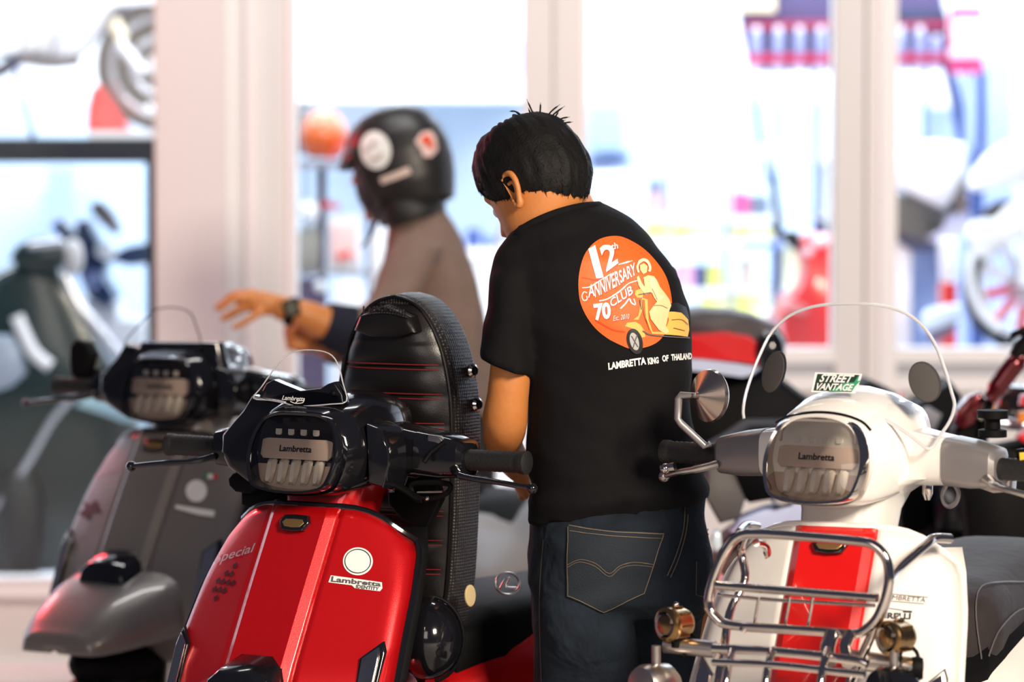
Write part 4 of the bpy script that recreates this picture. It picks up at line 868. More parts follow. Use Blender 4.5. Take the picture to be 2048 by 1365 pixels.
slab('wall_left_side', -6.1, -6, WY, 16, 0, 3.8, mSHW); slab('wall_right_side', 6, 6.1, WY, 16, 0, 3.8, mSHW)
# columns between the windows
slab('wall_left', W2(316), W2(460), WY - .10, WY + .10, 0, 3.8, mCOL, bevel=.006)
slab('trim_2', W2(460), W2(474), WY - .085, WY + .1, 0, 3.8, mTRW); slab('trim_3', W2(474), W2(497), WY - .06, WY + .1, 0, 3.8, mCOL)
slab('trim_4', W2(497), W2(516), WY - .085, WY + .1, 0, 3.8, mTRW); slab('trim_5', W2(516), W2(580), WY - .06, WY + .1, 0, 3.8, mCOL)
slab('trim_6', W2(580), W2(593), WY - .075, WY + .1, 0, 3.8, mTRW)
slab('wall_middle', W2(1045), W2(1104), WY - .08, WY + .1, 0, 3.8, mCOL); slab('trim_7', W2(1104), W2(1108), WY - .065, WY + .1, 0, 3.8, mTRG)
slab('trim_8', W2(1108), W2(1160), WY - .08, WY + .1, 0, 3.8, mCOL); slab('trim_9', W2(1160), W2(1173), WY - .09, WY + .1, 0, 3.8, mTRW)
slab('wall_right', W2(1665), W2(1722), WY - .09, WY + .1, 0, 3.8, mCOL); slab('trim_10', W2(1722), W2(1727), WY - .07, WY + .1, 0, 3.8, mTRG)
slab('trim_11', W2(1727), W2(1752), WY - .09, WY + .1, 0, 3.8, mCOL); slab('trim_12', W2(1752), W2(1786), WY - .11, WY + .1, 0, 3.8, mTRW)
slab('wall_far_right', W2(2500), W2(2700), WY - .1, WY + .1, 0, 3.8, mCOL); slab('wall_far_left', W2(-700), W2(-420), WY - .1, WY + .1, 0, 3.8, mCOL)
# sills and the low walls under the glass
zl = Z2(1158); slab('wall_left_low', W2(-420), W2(316), WY - .06, WY + .1, 0, zl - .04, mCOL); slab('trim_13', W2(-420), W2(316), WY - .16, WY + .1, zl - .035, zl, mTRW)
slab('trim_14', W2(-420), W2(590), WY - .30, WY - .06, 0, .03, mTRW)
slab('wall_middle_low', W2(593), W2(1045), WY - .06, WY + .1, 0, Z2(1000), mCOL); slab('trim_15', W2(593), W2(1045), WY - .16, WY + .1, Z2(1000), Z2(970), mTRW)
for i, (a, b) in enumerate(((1173, 1665), (1786, 2500))):
    slab('wall_right_low', W2(a), W2(b), WY - .06, WY + .1, 0, Z2(778), mCOL)
    slab('trim_%d' % (16 + 3 * i), W2(a), W2(b), WY - .12, WY + .1, Z2(778), Z2(748), mTRW)
    slab('trim_%d' % (17 + 3 * i), W2(a), W2(b), WY - .06, WY + .1, Z2(748), Z2(723), M('sill_grey', (.55, .56, .62), .6))
    slab('trim_%d' % (18 + 3 * i), W2(a), W2(b), WY - .10, WY + .1, Z2(723), Z2(698), mTRW)
for i, (a, b, zz) in enumerate(((-420, 316, zl), (593, 1045, Z2(970)), (1173, 1665, Z2(698)), (1786, 2500, Z2(698)))):
    slab('window_%d' % (i + 1), W2(a), W2(b), WY, WY + .006, zz, 3.7, mPANE)
# ------------------------------------------------------------------ small helpers for the stock on show
CM = {}
def cm(name, c, r=.55, **k): return M(name, c, r, **k)
def pil(px, Y, d, mat, name, par, r=.12, sharp=45):
    return MB().pillow([P(a, b, Y) for a, b in px], (0, d, 0), r).out(name, mat, par, world=par is not None, sharp=sharp)
def pbox(x0, y0, x1, y1, Y, d, mat, name, par=None, bevel=.006):
    a = P(x0, y1, Y); b = P(x1, y0, Y)
    return MB().box(((a.x + b.x) / 2, Y + d / 2, (a.z + b.z) / 2), (b.x - a.x, d, b.z - a.z)).out(name, mat, par, world=par is not None, bevel=bevel)
def ptube(px, Y, r, mat, name, par, k=4, closed=False, flat=1):
    ys = Y if isinstance(Y, (list, tuple)) else [Y] * len(px)
    return MB().tube(catmull([P(a, b, y) for (a, b), y in zip(px, ys)], k, closed), r, 10, closed=closed, flat=flat).out(name, mat, par, world=par is not None)
def pball(cx, cy, rx, ry, Y, mat, name, par, d=None):
    s = mpp(Y); return MB().ball(P(cx, cy, Y), (rx * s, d or rx * s, ry * s), 22, 14).out(name, mat, par, world=par is not None)
def T_(name, label, cat, px, Y, z=None, group=None):
    o = thing(name, label, cat, (W2(px, Y), Y, .12 if z is None else z), group=group); return o
mK = cm('shop_black', (.012, .013, .016), .5); mNV = cm('navy_stock', (.03, .06, .22)); mPK = cm('pink_stock', (.75, .12, .35)); mYG = cm('lime_plastic', (.62, .68, .16))
mWS = cm('white_stock', (.84, .86, .92), .4); mLB = cm('light_blue_stock', (.35, .45, .78)); mGRE = cm('grey_stock', (.25, .25, .30)); mTEAL = cm('dark_teal_paint', (.012, .030, .032), .22, coat=.4); mSTEEL2 = cm('pale_metal', (.62, .64, .70), .2, metal=.7)
mORG = cm('orange_shell', (.62, .10, .008), .18, coat=.5); mRDP = cm('bright_red_plastic', (.72, .012, .015), .28, coat=.4); mPUR = cm('purple_grey', (.07, .05, .16)); mCRM = cm('cream_card', (.85, .74, .52))
# ---------------------------------------------------------------- left window: rack with a white motorcycle on top
rk_ = T_('display_rack', 'black steel display rack behind the left window, a white motorcycle on top', 'rack', 150, 11.9)
pbox(-120, 276, 318, 326, 11.8, .9, mK, 'rack_beam', rk_)
for x_ in (-110, 293):
    for y_ in (11.82, 12.62):
        a = W2(x_, 11.8); MB().box((a + .017, y_, (.12 + Z2(326, 11.8)) / 2), (.036, .036, Z2(326, 11.8) - .12)).out('rack_post', mK, rk_, world=True)
zt_ = Z2(276, 11.8)
slab('rack_board', W2(178, 11.8), W2(330, 11.8), 11.8, 12.3, zt_, zt_ + .022, mTRW, st=False, par=rk_)
mo = thing('motorcycle', 'white motorcycle up on the black rack, rear tyre by the broad column', 'motorcycle', (W2(200, 12), 12.0, zt_ + .022))
yw = 12.05; c = P(322, 132, yw); ro = c.z - zt_ - .022
MB().lathe(c, (0, 1, 0), [(ro * .72, -.05), (ro * .86, -.065), (ro * .96, -.05), (ro, -.02), (ro, .02), (ro * .96, .05), (ro * .86, .065), (ro * .72, .05)], 40).out('tyre', cm('old_rubber', (.045, .04, .036), .8), mo, world=True)
for k_, w_ in ((.74, .03), (.42, .03)): MB().tube([c + Vector((ro * k_ * math.cos(t), -.05, ro * k_ * math.sin(t))) for t in [2 * math.pi * i / 36 for i in range(36)]], .014, 8, closed=True).out('rim', mSTEEL2, mo, world=True)
MB().lathe(c, (0, 1, 0), [(.04, -.06), (.05, 0), (.04, .06)], 16).out('hub', mSTEEL2, mo, world=True)
for k in range(6): MB().tube([c + Vector((.04 * math.cos(k * 1.047), -.02, .04 * math.sin(k * 1.047))), c + Vector((ro * .72 * math.cos(k * 1.047 + .1), -.02, ro * .72 * math.sin(k * 1.047 + .1)))], .012, 8).out('spoke', mGRE, mo, world=True)
pil([(172, 262), (174, 215), (182, 178), (200, 168), (225, 205), (262, 262)], 11.93, .06, mRDP, 'wheel_chock', mo)
ptube([(238, 84), (285, 145)], 11.9, .020, mWS, 'shock_absorber', mo, flat=.9)
ptube([(225, 40), (245, 80)], 11.92, .022, mCRM, 'swing_link', mo); pball(300, 215, 9, 9, 11.9, mWS, 'axle_nut', mo)
pil([(-60, -90), (330, -90), (330, 2), (245, 5), (216, 25), (196, 60), (176, 88), (158, 106), (130, 117), (100, 112), (60, 104), (20, 110), (-60, 120)], 11.92, .25, mWS, 'fairing', mo)
ptube([(100, 118), (118, 60), (135, -20)], 11.915, .004, mGRE, 'fairing_seam', mo); ptube([(40, 104), (60, 40), (75, -20)], 11.915, .004, mGRE, 'fairing_seam', mo)
ptube([(-60, 150), (0, 142), (40, 118), (100, 124), (160, 118)], 12.0, .022, mGRE, 'underside_band', mo)  # grey band along the underside of the fairing
pil([(210, 20), (318, 6), (318, 50), (262, 60), (222, 60)], 12.0, .12, cm('fender_blue_grey', (.10, .13, .30)), 'rear_fender', mo)
ptube([(30, 120), (42, 180), (58, 240), (66, 275)], 11.95, .009, mNV, 'side_stand', mo)
# ---------------------------------------------------------------- left window: scooters on the shop floor
sc1 = T_('scooter', 'dark teal scooter standing inside the left window, bright edge streaks built in pale colour', 'scooter', 90, 11.4)
pil([(-60, 600), (-10, 545), (45, 520), (100, 530), (128, 560), (160, 620), (205, 700), (250, 780), (268, 840), (290, 880), (300, 960), (280, 1060), (250, 1140), (70, 1150), (-60, 1150)], 11.35, .22, mTEAL, 'front_shield', sc1)
pil([(15, 520), (30, 492), (60, 478), (118, 480), (140, 505), (120, 540), (60, 545)], 11.3, .15, mTEAL, 'headset', sc1, .2)
ptube([(58, 492), (80, 490), (128, 484)], 11.27, .012, mSTEEL2, 'lamp_trim', sc1); pball(146, 515, 22, 38, 11.33, cm('grey_shell', (.45, .45, .48), .4), 'mirror', sc1)
ptube([(33, 632), (48, 668), (68, 706), (100, 733)], 11.30, .020, mWS, 'shield_streak', sc1)  # pale tubes put the bright streaks of the shield edges into colour
ptube([(128, 548), (160, 612), (205, 668), (250, 730)], 11.36, .018, mSTEEL2, 'shield_streak', sc1)
ptube([(150, 790), (105, 840), (68, 905), (30, 965), (-20, 1030)], 11.33, .010, mSTEEL2, 'shield_streak', sc1)
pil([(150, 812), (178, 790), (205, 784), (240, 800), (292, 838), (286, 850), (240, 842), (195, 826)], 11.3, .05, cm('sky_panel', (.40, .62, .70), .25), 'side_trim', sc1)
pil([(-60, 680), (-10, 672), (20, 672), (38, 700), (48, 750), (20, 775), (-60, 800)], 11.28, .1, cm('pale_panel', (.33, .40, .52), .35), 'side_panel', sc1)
pil([(6, 1072), (6, 1038), (20, 1030), (52, 1030), (62, 1052), (60, 1074)], 11.3, .06, mWS, 'licence_plate', sc1)
wheel_c = Vector((W2(20, 11.5), 11.5, .12 + .24)); MB().lathe(wheel_c, (1, .3, 0), [(.14, -.05), (.2, -.06), (.235, -.03), (.235, .03), (.2, .06), (.14, .05)], 30, False).out('tyre', mRUB, sc1, world=True)
sc2 = T_('scooter', 'navy scooter with a round white lamp, further back inside the left window', 'scooter', 210, 12.3)
pil([(98, 450), (118, 438), (132, 452), (150, 468), (150, 442), (170, 440), (192, 478), (196, 500), (226, 512), (262, 492), (300, 486), (304, 528), (262, 534), (215, 520), (206, 560), (232, 600), (212, 622), (176, 600), (158, 560), (150, 520), (118, 478)], 12.2, .2, cm('navy_paint', (.012, .035, .11), .25, coat=.3), 'front_shield', sc2)
pball(212, 502, 21, 16, 12.15, mWS, 'headlamp', sc2); pball(182, 560, 18, 20, 12.15, cm('slate_blue', (.12, .16, .36), .4), 'inner_panel', sc2)
pil([(178, 408), (196, 402), (222, 425), (240, 462), (228, 470), (206, 452), (184, 430)], 12.3, .1, cm('taupe_grey', (.28, .25, .26), .7), 'seat', sc2)
pil([(150, 600), (232, 604), (236, 640), (290, 640), (296, 700), (262, 760), (200, 720), (165, 660)], 12.3, .25, mWS, 'body', sc2)
MB().tube([P(215, 620, 12.4), Vector((W2(215, 12.4), 12.4, .15))], .03).out('stand', mGRE, sc2, world=True)
pc = T_('cabinet', 'pale blue cabinet against the shop back wall, seen through the left window', 'cabinet', 118, 14.8)
slab('carcass', W2(82, 14.8), W2(156, 14.8), 14.8, 15.3, .12, Z2(372, 14.8), mSHB, st=False, par=pc); slab('door', W2(86, 14.8), W2(118, 14.8), 14.785, 14.8, .2, Z2(380, 14.8), mLB, st=False, par=pc); slab('door', W2(121, 14.8), W2(152, 14.8), 14.785, 14.8, .2, Z2(380, 14.8), mLB, st=False, par=pc)
cbn = tag(slab('cardboard_standee', W2(95, 14), W2(150, 14), 14.0, 14.04, .12, Z2(335, 14), cm('standee_blue', (.36, .46, .74)), st=False), 'blue standee between the navy scooter and the back wall', 'standee')
for a, b in ((-20, 30), (2, 2)):
    pass
# ---------------------------------------------------------------- middle window: model shelf, helmet rack, packs
shf = T_('wall_shelf', 'long white wall shelf with display models, above the helmets', 'shelf', 820, 14.2, Z2(200, 14.2))
slab('shelf_board', W2(560, 14.2), W2(1060, 14.2), 14.2, 15.5, Z2(200, 14.2), Z2(152, 14.2), mTRW, st=False, par=shf)
zsh = Z2(152, 14.2)
def onz(py, Y): return P(1024, py, Y).z
for nm, lb, ct, x0, x1, y0, mt, wh in (('model_car', 'blue-grey display model at the left end of the white wall shelf', 'model', 586, 745, 82, cm('model_blue', (.24, .28, .62)), (612, 700)), ('model_car', 'open display model with two white wheels in the middle of the white wall shelf', 'model', 830, 940, 108, cm('model_lilac', (.30, .34, .66)), (855, 905))):
    t = T_(nm, lb, ct, (x0 + x1) / 2, 14.4, zsh)
    pil([(x0, 150), (x0, y0 + 18), (x0 + (x1 - x0) * .25, y0 + 10), (x0 + (x1 - x0) * .45, y0), (x0 + (x1 - x0) * .9, y0 - 2), (x1, y0 + 14), (x1, 150)], 14.45, .3, mt, 'body', t)
    for k in wh: MB().lathe(P(k, 134, 14.4), (0, 1, 0), [(.05, -.02), (.034, -.025), (.034, .03), (.05, .03)], 20).out('wheel', mWS, t, world=True)
tag(pbox(795, 106, 806, 151, 14.4, .1, mPUR, 'display_box'), 'narrow purple box beside the open display model', 'box')
tag(pbox(986, 78, 1050, 151, 14.4, .3, cm('model_slate', (.26, .32, .62)), 'display_box'), 'blue-grey box at the right end of the white wall shelf', 'box')
hr = T_('helmet_rack', 'dark metal rack holding helmets and packs behind the middle window', 'rack', 650, 11.6)
zr = Z2(322, 11.55)
slab('top_bar', W2(540, 11.5), W2(745, 11.5), 11.5, 12.1, zr - .022, zr, mGRE, st=False, par=hr)
for x_ in (600, 627): slab('upright', W2(x_, 11.5), W2(x_ + (18 if x_ > 610 else 6), 11.5), 11.70, 11.73, .12, zr - .02, cm('rack_purple_black', (.06, .04, .075)), st=False, par=hr)
zr2 = Z2(544, 11.5); slab('shelf_bar', W2(570, 11.5), W2(745, 11.5), 11.5, 11.75, zr2 - .012, zr2, mGRE, st=False, par=hr)
slab('upright', W2(728, 11.5), W2(736, 11.5), 11.70, 11.73, .12, zr - .02, mPUR, st=False, par=hr)
def helmet_thing(label, cx, cy, rx, ry, Y, mat, peak, pm):
    t = thing('helmet', label, 'helmet', (W2(cx, Y), Y, zr), group='helmets on the rack in the middle window'); s = mpp(Y)
    rings = []
    for i in range(15):
        a = math.pi * .5 * i / 14 if False else math.pi * .78 * i / 14; z = math.cos(a); r = math.sin(a) if i else .02
        rings.append([P(cx, cy, Y) + Vector((rx * s * r * math.cos(2 * math.pi * j / 28), rx * s * 1.15 * r * math.sin(2 * math.pi * j / 28), ry * s * z)) for j in range(28)])
    MB().loft(rings, cap=False).out('shell', mat, t, world=True, thick=.01); ptube(peak, Y - .10, .012, pm, 'visor', t, flat=.5)
    return t
helmet_thing('orange helmet with a red visor on the dark rack', 648, 273, 48, 55, 11.62, mORG, [(655, 318), (672, 302), (700, 268)], mRDP)
helmet_thing('black peaked helmet, half hidden by the broad column', 584, 262, 36, 62, 11.95, mK, [(596, 205), (616, 208), (634, 216)], mK)
t = T_('mannequin', 'white mannequin bust at the left of the helmet rack shelf', 'mannequin', 615, 11.6, zr2)
pball(618, 423, 20, 24, 11.55, mWS, 'head', t, .06); pil([(592, 543), (594, 470), (606, 452), (632, 452), (640, 480), (636, 543)], 11.55, .1, cm('bust_grey', (.32, .32, .30)), 'torso', t)
t = T_('parts_pack', 'white and red blister pack standing on the helmet rack shelf', 'package', 686, 11.6, zr2)
pbox(655, 430, 720, 544, 11.55, .03, mWS, 'card', t); pil([(662, 452), (712, 448), (716, 520), (664, 526)], 11.52, .03, cm('pack_pink', (.85, .55, .55)), 'bubble', t); pil([(672, 512), (698, 500), (700, 512), (680, 522)], 11.515, .004, mRDP, 'pack_mark', t)
tag(pil([(640, 412), (650, 400), (682, 412), (676, 420), (650, 420)], 11.5, .25, mRDP, 'visor_strip', None), 'small red visor strip hooked on the rack above the packs', 'strip') if False else pil([(636, 408), (650, 402), (682, 412), (676, 418), (650, 418)], 11.55, .2, mRDP, 'price_strip', hr)
t = T_('speaker_box', 'dark box with a round pale disc under the rack shelf', 'box', 620, 11.5, .12)
slab('box_body', W2(590, 11.5), W2(652, 11.5), 11.5, 11.58, .12, Z2(558, 11.5), cm('dark_violet_box', (.07, .05, .11)), st=False, par=t); pball(640, 573, 11, 11, 11.5, mWS, 'disc', t)
t = T_('paper_bag', 'crumpled white bag below the blister pack', 'bag', 690, 11.45, .12)
MB().loft([[Vector((W2(696, 11.5) + u * k, 11.52 + v * k, z)) for u, v in se(20, .05, .04, 3)] for z, k in ((.12, 1.0), (.4, 1.15), (.75, 1.05), (Z2(600, 11.5), 1.0), (Z2(572, 11.5), .85), (Z2(560, 11.5), .6))]).out('bag', mWS, t, world=True)
tag(pil([(735, 600), (738, 480), (745, 452), (765, 450), (774, 470), (772, 500), (758, 560), (745, 610)], 11.8, .1, mWS, 'hanging_bag', hr), 'x', 'x') if False else pil([(738, 600), (738, 480), (745, 452), (765, 450), (774, 470), (772, 500), (758, 560), (745, 610)], 11.62, .08, mWS, 'hanging_pouch', hr)
for lb, x0, y0, x1, y1, mt in (('navy camera-sized box beside the rider\'s shoulder, back in the shop', 931, 457, 965, 500, mNV), ('second dark blue box, nearer the bowed head', 966, 470, 992, 500, cm('deep_blue', (.05, .09, .30)))):
    pass
ct = T_('counter', 'white counter at the back of the shop, between the rider and the bowed man', 'counter', 960, 14.0)
slab('counter_body', W2(890, 14), W2(1262, 14), 14.0, 14.6, .12, Z2(500, 14) - .03, mSHW, st=False, par=ct); slab('counter_top', W2(885, 14), W2(1266, 14), 13.97, 14.62, Z2(500, 14) - .03, Z2(500, 14), mTRW, st=False, par=ct)
zc_ = Z2(500, 14)
for lb, x0, x1, y0, mt in (("navy box on the white counter, beside the rider's shoulder", 930, 964, 458, mNV), ('deep blue box on the white counter, nearest the bowed face', 968, 992, 474, cm('deep_blue', (.05, .09, .30))), ('white carton behind the bowed man, on the counter', 1178, 1250, 345, mWS)):
    a = W2(x0, 14.1); b_ = W2(x1, 14.1); o = MB().box(((a + b_) / 2, 14.15, (zc_ + Z2(y0, 14.1)) / 2), (b_ - a, .1, Z2(y0, 14.1) - zc_)).out('product_box', mt, bevel=.01); tag(o, lb, 'box')
tag(slab('display_post', W2(997, 13.9), W2(1006, 13.9), 13.9, 13.93, .12, Z2(440, 13.9), cm('brown_post', (.30, .17, .13)), st=False), 'thin brown post in front of the white counter', 'post')
# ---------------------------------------------------------------- right windows: poster, shelf unit, tool board
tag(pbox(1182, 208, 1242, 303, 15.40, .03, cm('poster_blue', (.33, .46, .66)), 'poster'), 'blue-grey poster on the back wall, right of the bowed head', 'poster')
tag(pil([(1178, 332), (1178, 318), (1215, 316), (1240, 308), (1258, 306), (1262, 314), (1236, 326), (1205, 330)], 15.39, .05, mNV, 'banner', None), 'dark blue banner under the blue-grey poster', 'banner')
bt = T_('bottle', 'white and pink bottle with a navy cap on the white shelf unit', 'bottle', 1306, 13.6, Z2(432, 13.6))
MB().lathe(Vector((W2(1313, 13.6), 13.68, Z2(432, 13.6))), (0, 0, 1), [(.032, 0), (.034, .01), (.034, .075), (.02, .09)], 20).out('bottle_body', cm('bottle_pink', (.85, .62, .72), .3), bt, world=True)
MB().lathe(Vector((W2(1313, 13.6), 13.68, Z2(432, 13.6) + .09)), (0, 0, 1), [(.022, 0), (.022, .03), (.012, .034)], 20).out('cap', mNV, bt, world=True)
su = T_('shelf_unit', 'white open shelf unit full of lime trays and boxes, right of the bowed man', 'shelf', 1420, 13.6)
for py in (318, 432, 478, 578, 640): slab('shelf_board', W2(1285, 13.6), W2(1660, 13.6), 13.6, 14.0, Z2(py + 8, 13.6), Z2(py, 13.6), mTRW if py > 400 else mSHW, st=False, par=su)
for x_ in (1285, 1340, 1460, 1656): slab('side_panel', W2(x_, 13.6), W2(x_ + 4, 13.6), 13.6, 14.0, .12, Z2(318, 13.6), mSHW, st=False, par=su)
GB = 'boxes on the white shelf unit'
for lb, x0, x1, y0, yb, mt in (('pink box on the upper shelf, beside the grey one', 1464, 1500, 386, 432, mPK), ('slate grey box on the upper shelf, right of the pink one', 1502, 1540, 392, 432, cm('slate_stock', (.16, .20, .30))), ('pale pink box on the lower shelf at the shoulder print', 1352, 1390, 532, 578, cm('pale_pink', (.80, .42, .62))), ('navy box between the pink and the lime ones', 1392, 1414, 532, 578, mNV), ('lime box right of the navy one', 1416, 1446, 530, 578, mYG), ('tan box on the lower shelf before the blue table', 1484, 1510, 520, 578, cm('tan_stock', (.55, .45, .40))), ('lavender box next to the column, lower shelf', 1636, 1654, 442, 478, mPUR), ('cream carton on the lower shelf, right end', 1570, 1602, 498, 578, cm('cream_lime', (.78, .80, .55)))):
    a = W2(x0, 13.6); b_ = W2(x1, 13.6); z0 = Z2(yb, 13.6); z1 = Z2(y0, 13.6); tag(MB().box(((a + b_) / 2, 13.7, (z0 + z1) / 2), (b_ - a, .12, z1 - z0)).out('product_box', mt, bevel=.008), lb, 'box', GB)
for lb, x0, x1, y0, yb in (('long lime tray on the second shelf', 1344, 1440, 448, 478), ('lime tray under the slate grey box', 1464, 1552, 450, 478), ('lime tray on the bottom shelf at the left', 1400, 1456, 596, 640), ('lime tray on the bottom shelf beside the table', 1470, 1536, 590, 640), ('lime tray just left of the shelf post', 1291, 1336, 446, 478)):
    t = T_('storage_tray', lb, 'tray', (x0 + x1) / 2, 13.62, Z2(yb, 13.6), group='lime trays on the white shelf unit')
    slab('tray', W2(x0, 13.6), W2(x1, 13.6), 13.61, 13.8, Z2(yb, 13.6), Z2(y0, 13.6), cm('pale_lime', (.80, .82, .42)), st=False, par=t, bevel=.01); slab('label_holder', W2(x0 + 8, 13.6), W2(x0 + 30, 13.6), 13.602, 13.612, Z2(yb - 8, 13.6), Z2(y0 + 6, 13.6), mYG, st=False, par=t)
# hanging tool board, spans behind the right column
tbd = T_('tool_board', 'purple tool display board with red rails, hung on long slanting legs behind the right column', 'display', 1700, 12.9)
pil([(1483, -60), (1478, 20), (1486, 70), (1493, 110), (1500, 146), (1906, 140), (1896, 60), (1878, -60)], 12.95, .06, mPUR, 'back_board', tbd, .02)
for y_, mt in ((108, cm('red_rail', (.72, .04, .14))), (42, cm('dark_red_rail', (.35, .03, .10)))): pil([(1493, y_), (1898, y_ - 4), (1898, y_ + 14), (1493, y_ + 18)], 12.90, .03, mt, 'rail', tbd, .02)
pil([(1790, 22), (1892, 20), (1896, 42), (1790, 44)], 12.9, .03, cm('dark_slate', (.03, .05, .12)), 'rail', tbd, .02)
pil([(1476, -30), (1552, -30), (1552, 24), (1480, 24)], 12.88, .03, mCRM, 'sign_card', tbd, .02)
for i, cx in enumerate((1512, 1556, 1598, 1640, 1800, 1838, 1870)):
    t = thing('spray_can', ['spray can at the left edge of the purple board', 'second spray can on the purple board', 'tall spray can in the middle of the purple board, left window', 'spray can against the right column', 'spray can just right of the column', 'second can right of the column', 'short can by the red sign'][i], 'can', (W2(cx, 12.85), 12.85, Z2(108, 12.85)), group='cans on the purple tool board')
    h_ = Z2(52 if i != 6 else 70, 12.85) - Z2(108, 12.85); b0 = Vector((W2(cx, 12.85), 12.86, Z2(108, 12.85)))
    MB().lathe(b0, (0, 0, 1), [(.019, 0), (.020, .004), (.020, h_ * .72), (.012, h_ * .82)], 18).out('can_body', cm('can_lilac', (.34, .38, .66), .35), t, world=True); MB().lathe(b0 + Vector((0, 0, h_ * .82)), (0, 0, 1), [(.012, 0), (.012, h_ * .18)], 14).out('cap', mWS, t, world=True)
    pil([(cx - 14, 128), (cx + 14, 128), (cx + 12, 144), (cx - 12, 144)], 12.89, .02, cm('tag_lilac', (.55, .52, .80)), 'price_tag', tbd, .02)
for px, r_ in (([(1500, 140), (1512, 220), (1522, 290), (1540, 360), (1556, 420)], .006), ([(1556, 140), (1557, 290), (1552, 360)], .004), ([(1636, 140), (1634, 220), (1630, 400)], .005), ([(1898, 140), (1912, 200), (1922, 260), (1944, 360), (1950, 420)], .012), ([(1962, 140), (1963, 240), (1958, 400)], .010), ([(1850, 140), (1848, 420)], .004)):
    ptube(px + [(px[-1][0] + 2, 700)], 12.95, r_ * 1.7, cm('leg_blue', (.03, .07, .26)), 'leg', tbd)
for x_, y_ in ((1526, 302), (1556, 300), (1624, 305)): pbox(x_ - 5, y_ - 14, x_ + 5, y_ + 14, 12.92, .03, mYG, 'yellow_tie', tbd)
rs = T_('price_sign', 'red sign with a cream panel right of the purple board', 'sign', 1935, 12.8)
pbox(1900, 14, 1968, 146, 12.8, .03, cm('magenta_sign', (.72, .05, .22)), 'sign_board', rs); pbox(1908, 38, 1970, 100, 12.78, .02, cm('cream_panel', (.90, .88, .70)), 'sign_panel', rs); pbox(1898, 98, 1970, 116, 12.78, .02, cm('lilac_panel', (.82, .72, .92)), 'sign_panel', rs)
MB().tube([P(1934, 140, 12.84), Vector((W2(1934, 12.84), 12.84, .12))], .01).out('sign_pole', mLB, rs, world=True)
pn = T_('partition', 'tall light blue partition panel behind the right window', 'partition', 1936, 13.8)
slab('panel', W2(1846, 13.8), W2(2024, 13.8), 13.8, 13.86, .12, Z2(92, 13.8), cm('partition_blue', (.36, .47, .80), .7), st=False, par=pn); slab('foot', W2(1880, 13.8), W2(1990, 13.8), 13.7, 13.96, .12, .15, mGRE, st=False, par=pn)
tag(pbox(1858, 144, 1918, 216, 13.7, .02, mWS, 'notice_board'), 'white rounded notice on the light blue partition', 'notice')
# ---------------------------------------------------------------- behind the right windows: red scooter, engine, white motorcycle
sr = T_('scooter', 'bright red scooter inside the shop beside the right column', 'scooter', 1620, 11.9)
pil([(1602, 500), (1608, 476), (1630, 468), (1660, 470), (1700, 500), (1710, 640), (1700, 760), (1580, 760), (1562, 660), (1562, 606), (1590, 590), (1604, 570), (1612, 530)], 11.8, .3, mRDP, 'front_shield', sr)
pball(1640, 482, 15, 12, 11.76, mWS, 'headlamp', sr); pball(1618, 503, 9, 9, 11.77, mWS, 'indicator', sr)
pil([(1536, 452), (1548, 452), (1562, 466), (1582, 462), (1600, 464), (1602, 500), (1585, 500), (1566, 480), (1545, 464)], 11.85, .05, mK, 'handlebar', sr); ptube([(1544, 352), (1552, 400), (1560, 462)], 11.85, .012, cm('blue_black', (.02, .04, .08)), 'mirror_stem', sr)
pil([(1562, 604), (1585, 600), (1618, 618), (1610, 630), (1572, 622)], 11.74, .1, cm('pink_highlight', (.85, .30, .30), .3), 'fender_highlight', sr)  # paler pink lip: highlight of the red plastic put into its colour
MB().lathe(Vector((W2(1620, 11.95), 11.95, .36)), (1, .2, 0), [(.14, -.05), (.2, -.06), (.235, -.03), (.235, .03), (.2, .06), (.14, .05)], 30, False).out('tyre', mRUB, sr, world=True)
bt_ = T_('side_table', 'thin blue side table with one leg in front of the shelves', 'table', 1525, 12.4)
slab('table_top', W2(1492, 12.4), W2(1562, 12.4), 12.4, 12.7, Z2(496, 12.4), Z2(488, 12.4), cm('table_blue', (.10, .20, .55)), st=False, par=bt_); slab('leg', W2(1548, 12.4), W2(1556, 12.4), 12.5, 12.52, .12, Z2(496, 12.4), cm('leg_navy', (.03, .05, .10)), st=False, par=bt_)
lt = T_('stand_lamp', 'round white lamp globe low between the red seat and the red scooter', 'lamp', 1535, 12.0)
pball(1538, 632, 15, 15, 12.0, mWS, 'globe', lt); MB().tube([Vector((W2(1538, 12), 12, .12)), P(1538, 640, 12.0)], .012).out('pole', mWS, lt, world=True)
en = T_('engine', 'grey and white engine unit on a stand right of the column', 'engine', 1850, 12.2)
for px, mt, nm in (([(1790, 370), (1790, 310), (1830, 285), (1880, 282), (1932, 288), (1934, 340), (1905, 400), (1890, 420), (1830, 392)], mWS, 'cover'), ([(1788, 470), (1788, 378), (1815, 392), (1860, 370), (1900, 400), (1895, 460), (1850, 490)], cm('engine_grey', (.12, .12, .11), .6), 'crankcase'), ([(1912, 340), (1934, 350), (1940, 420), (1920, 440), (1905, 420)], cm('engine_brown', (.20, .16, .15), .6), 'cylinder'), ([(1842, 482), (1848, 445), (1900, 430), (1936, 410), (1942, 440), (1925, 470), (1910, 492)], cm('lavender_metal', (.55, .55, .75), .4), 'gearbox'), ([(1820, 500), (1790, 478), (1788, 466), (1860, 482), (1880, 490), (1870, 500)], cm('sump_navy', (.03, .03, .07)), 'sump')):
    pil(px, 12.2 if nm != 'cover' else 12.15, .22, mt, nm, en)
slab('stand_post', W2(1788, 12.2), W2(1826, 12.2), 12.25, 12.35, .12, Z2(480, 12.2), mWS, st=False, par=en); slab('stand_panel', W2(1828, 12.2), W2(1915, 12.2), 12.3, 12.36, .12, Z2(496, 12.2), cm('stand_blue', (.28, .38, .68)), st=False, par=en)
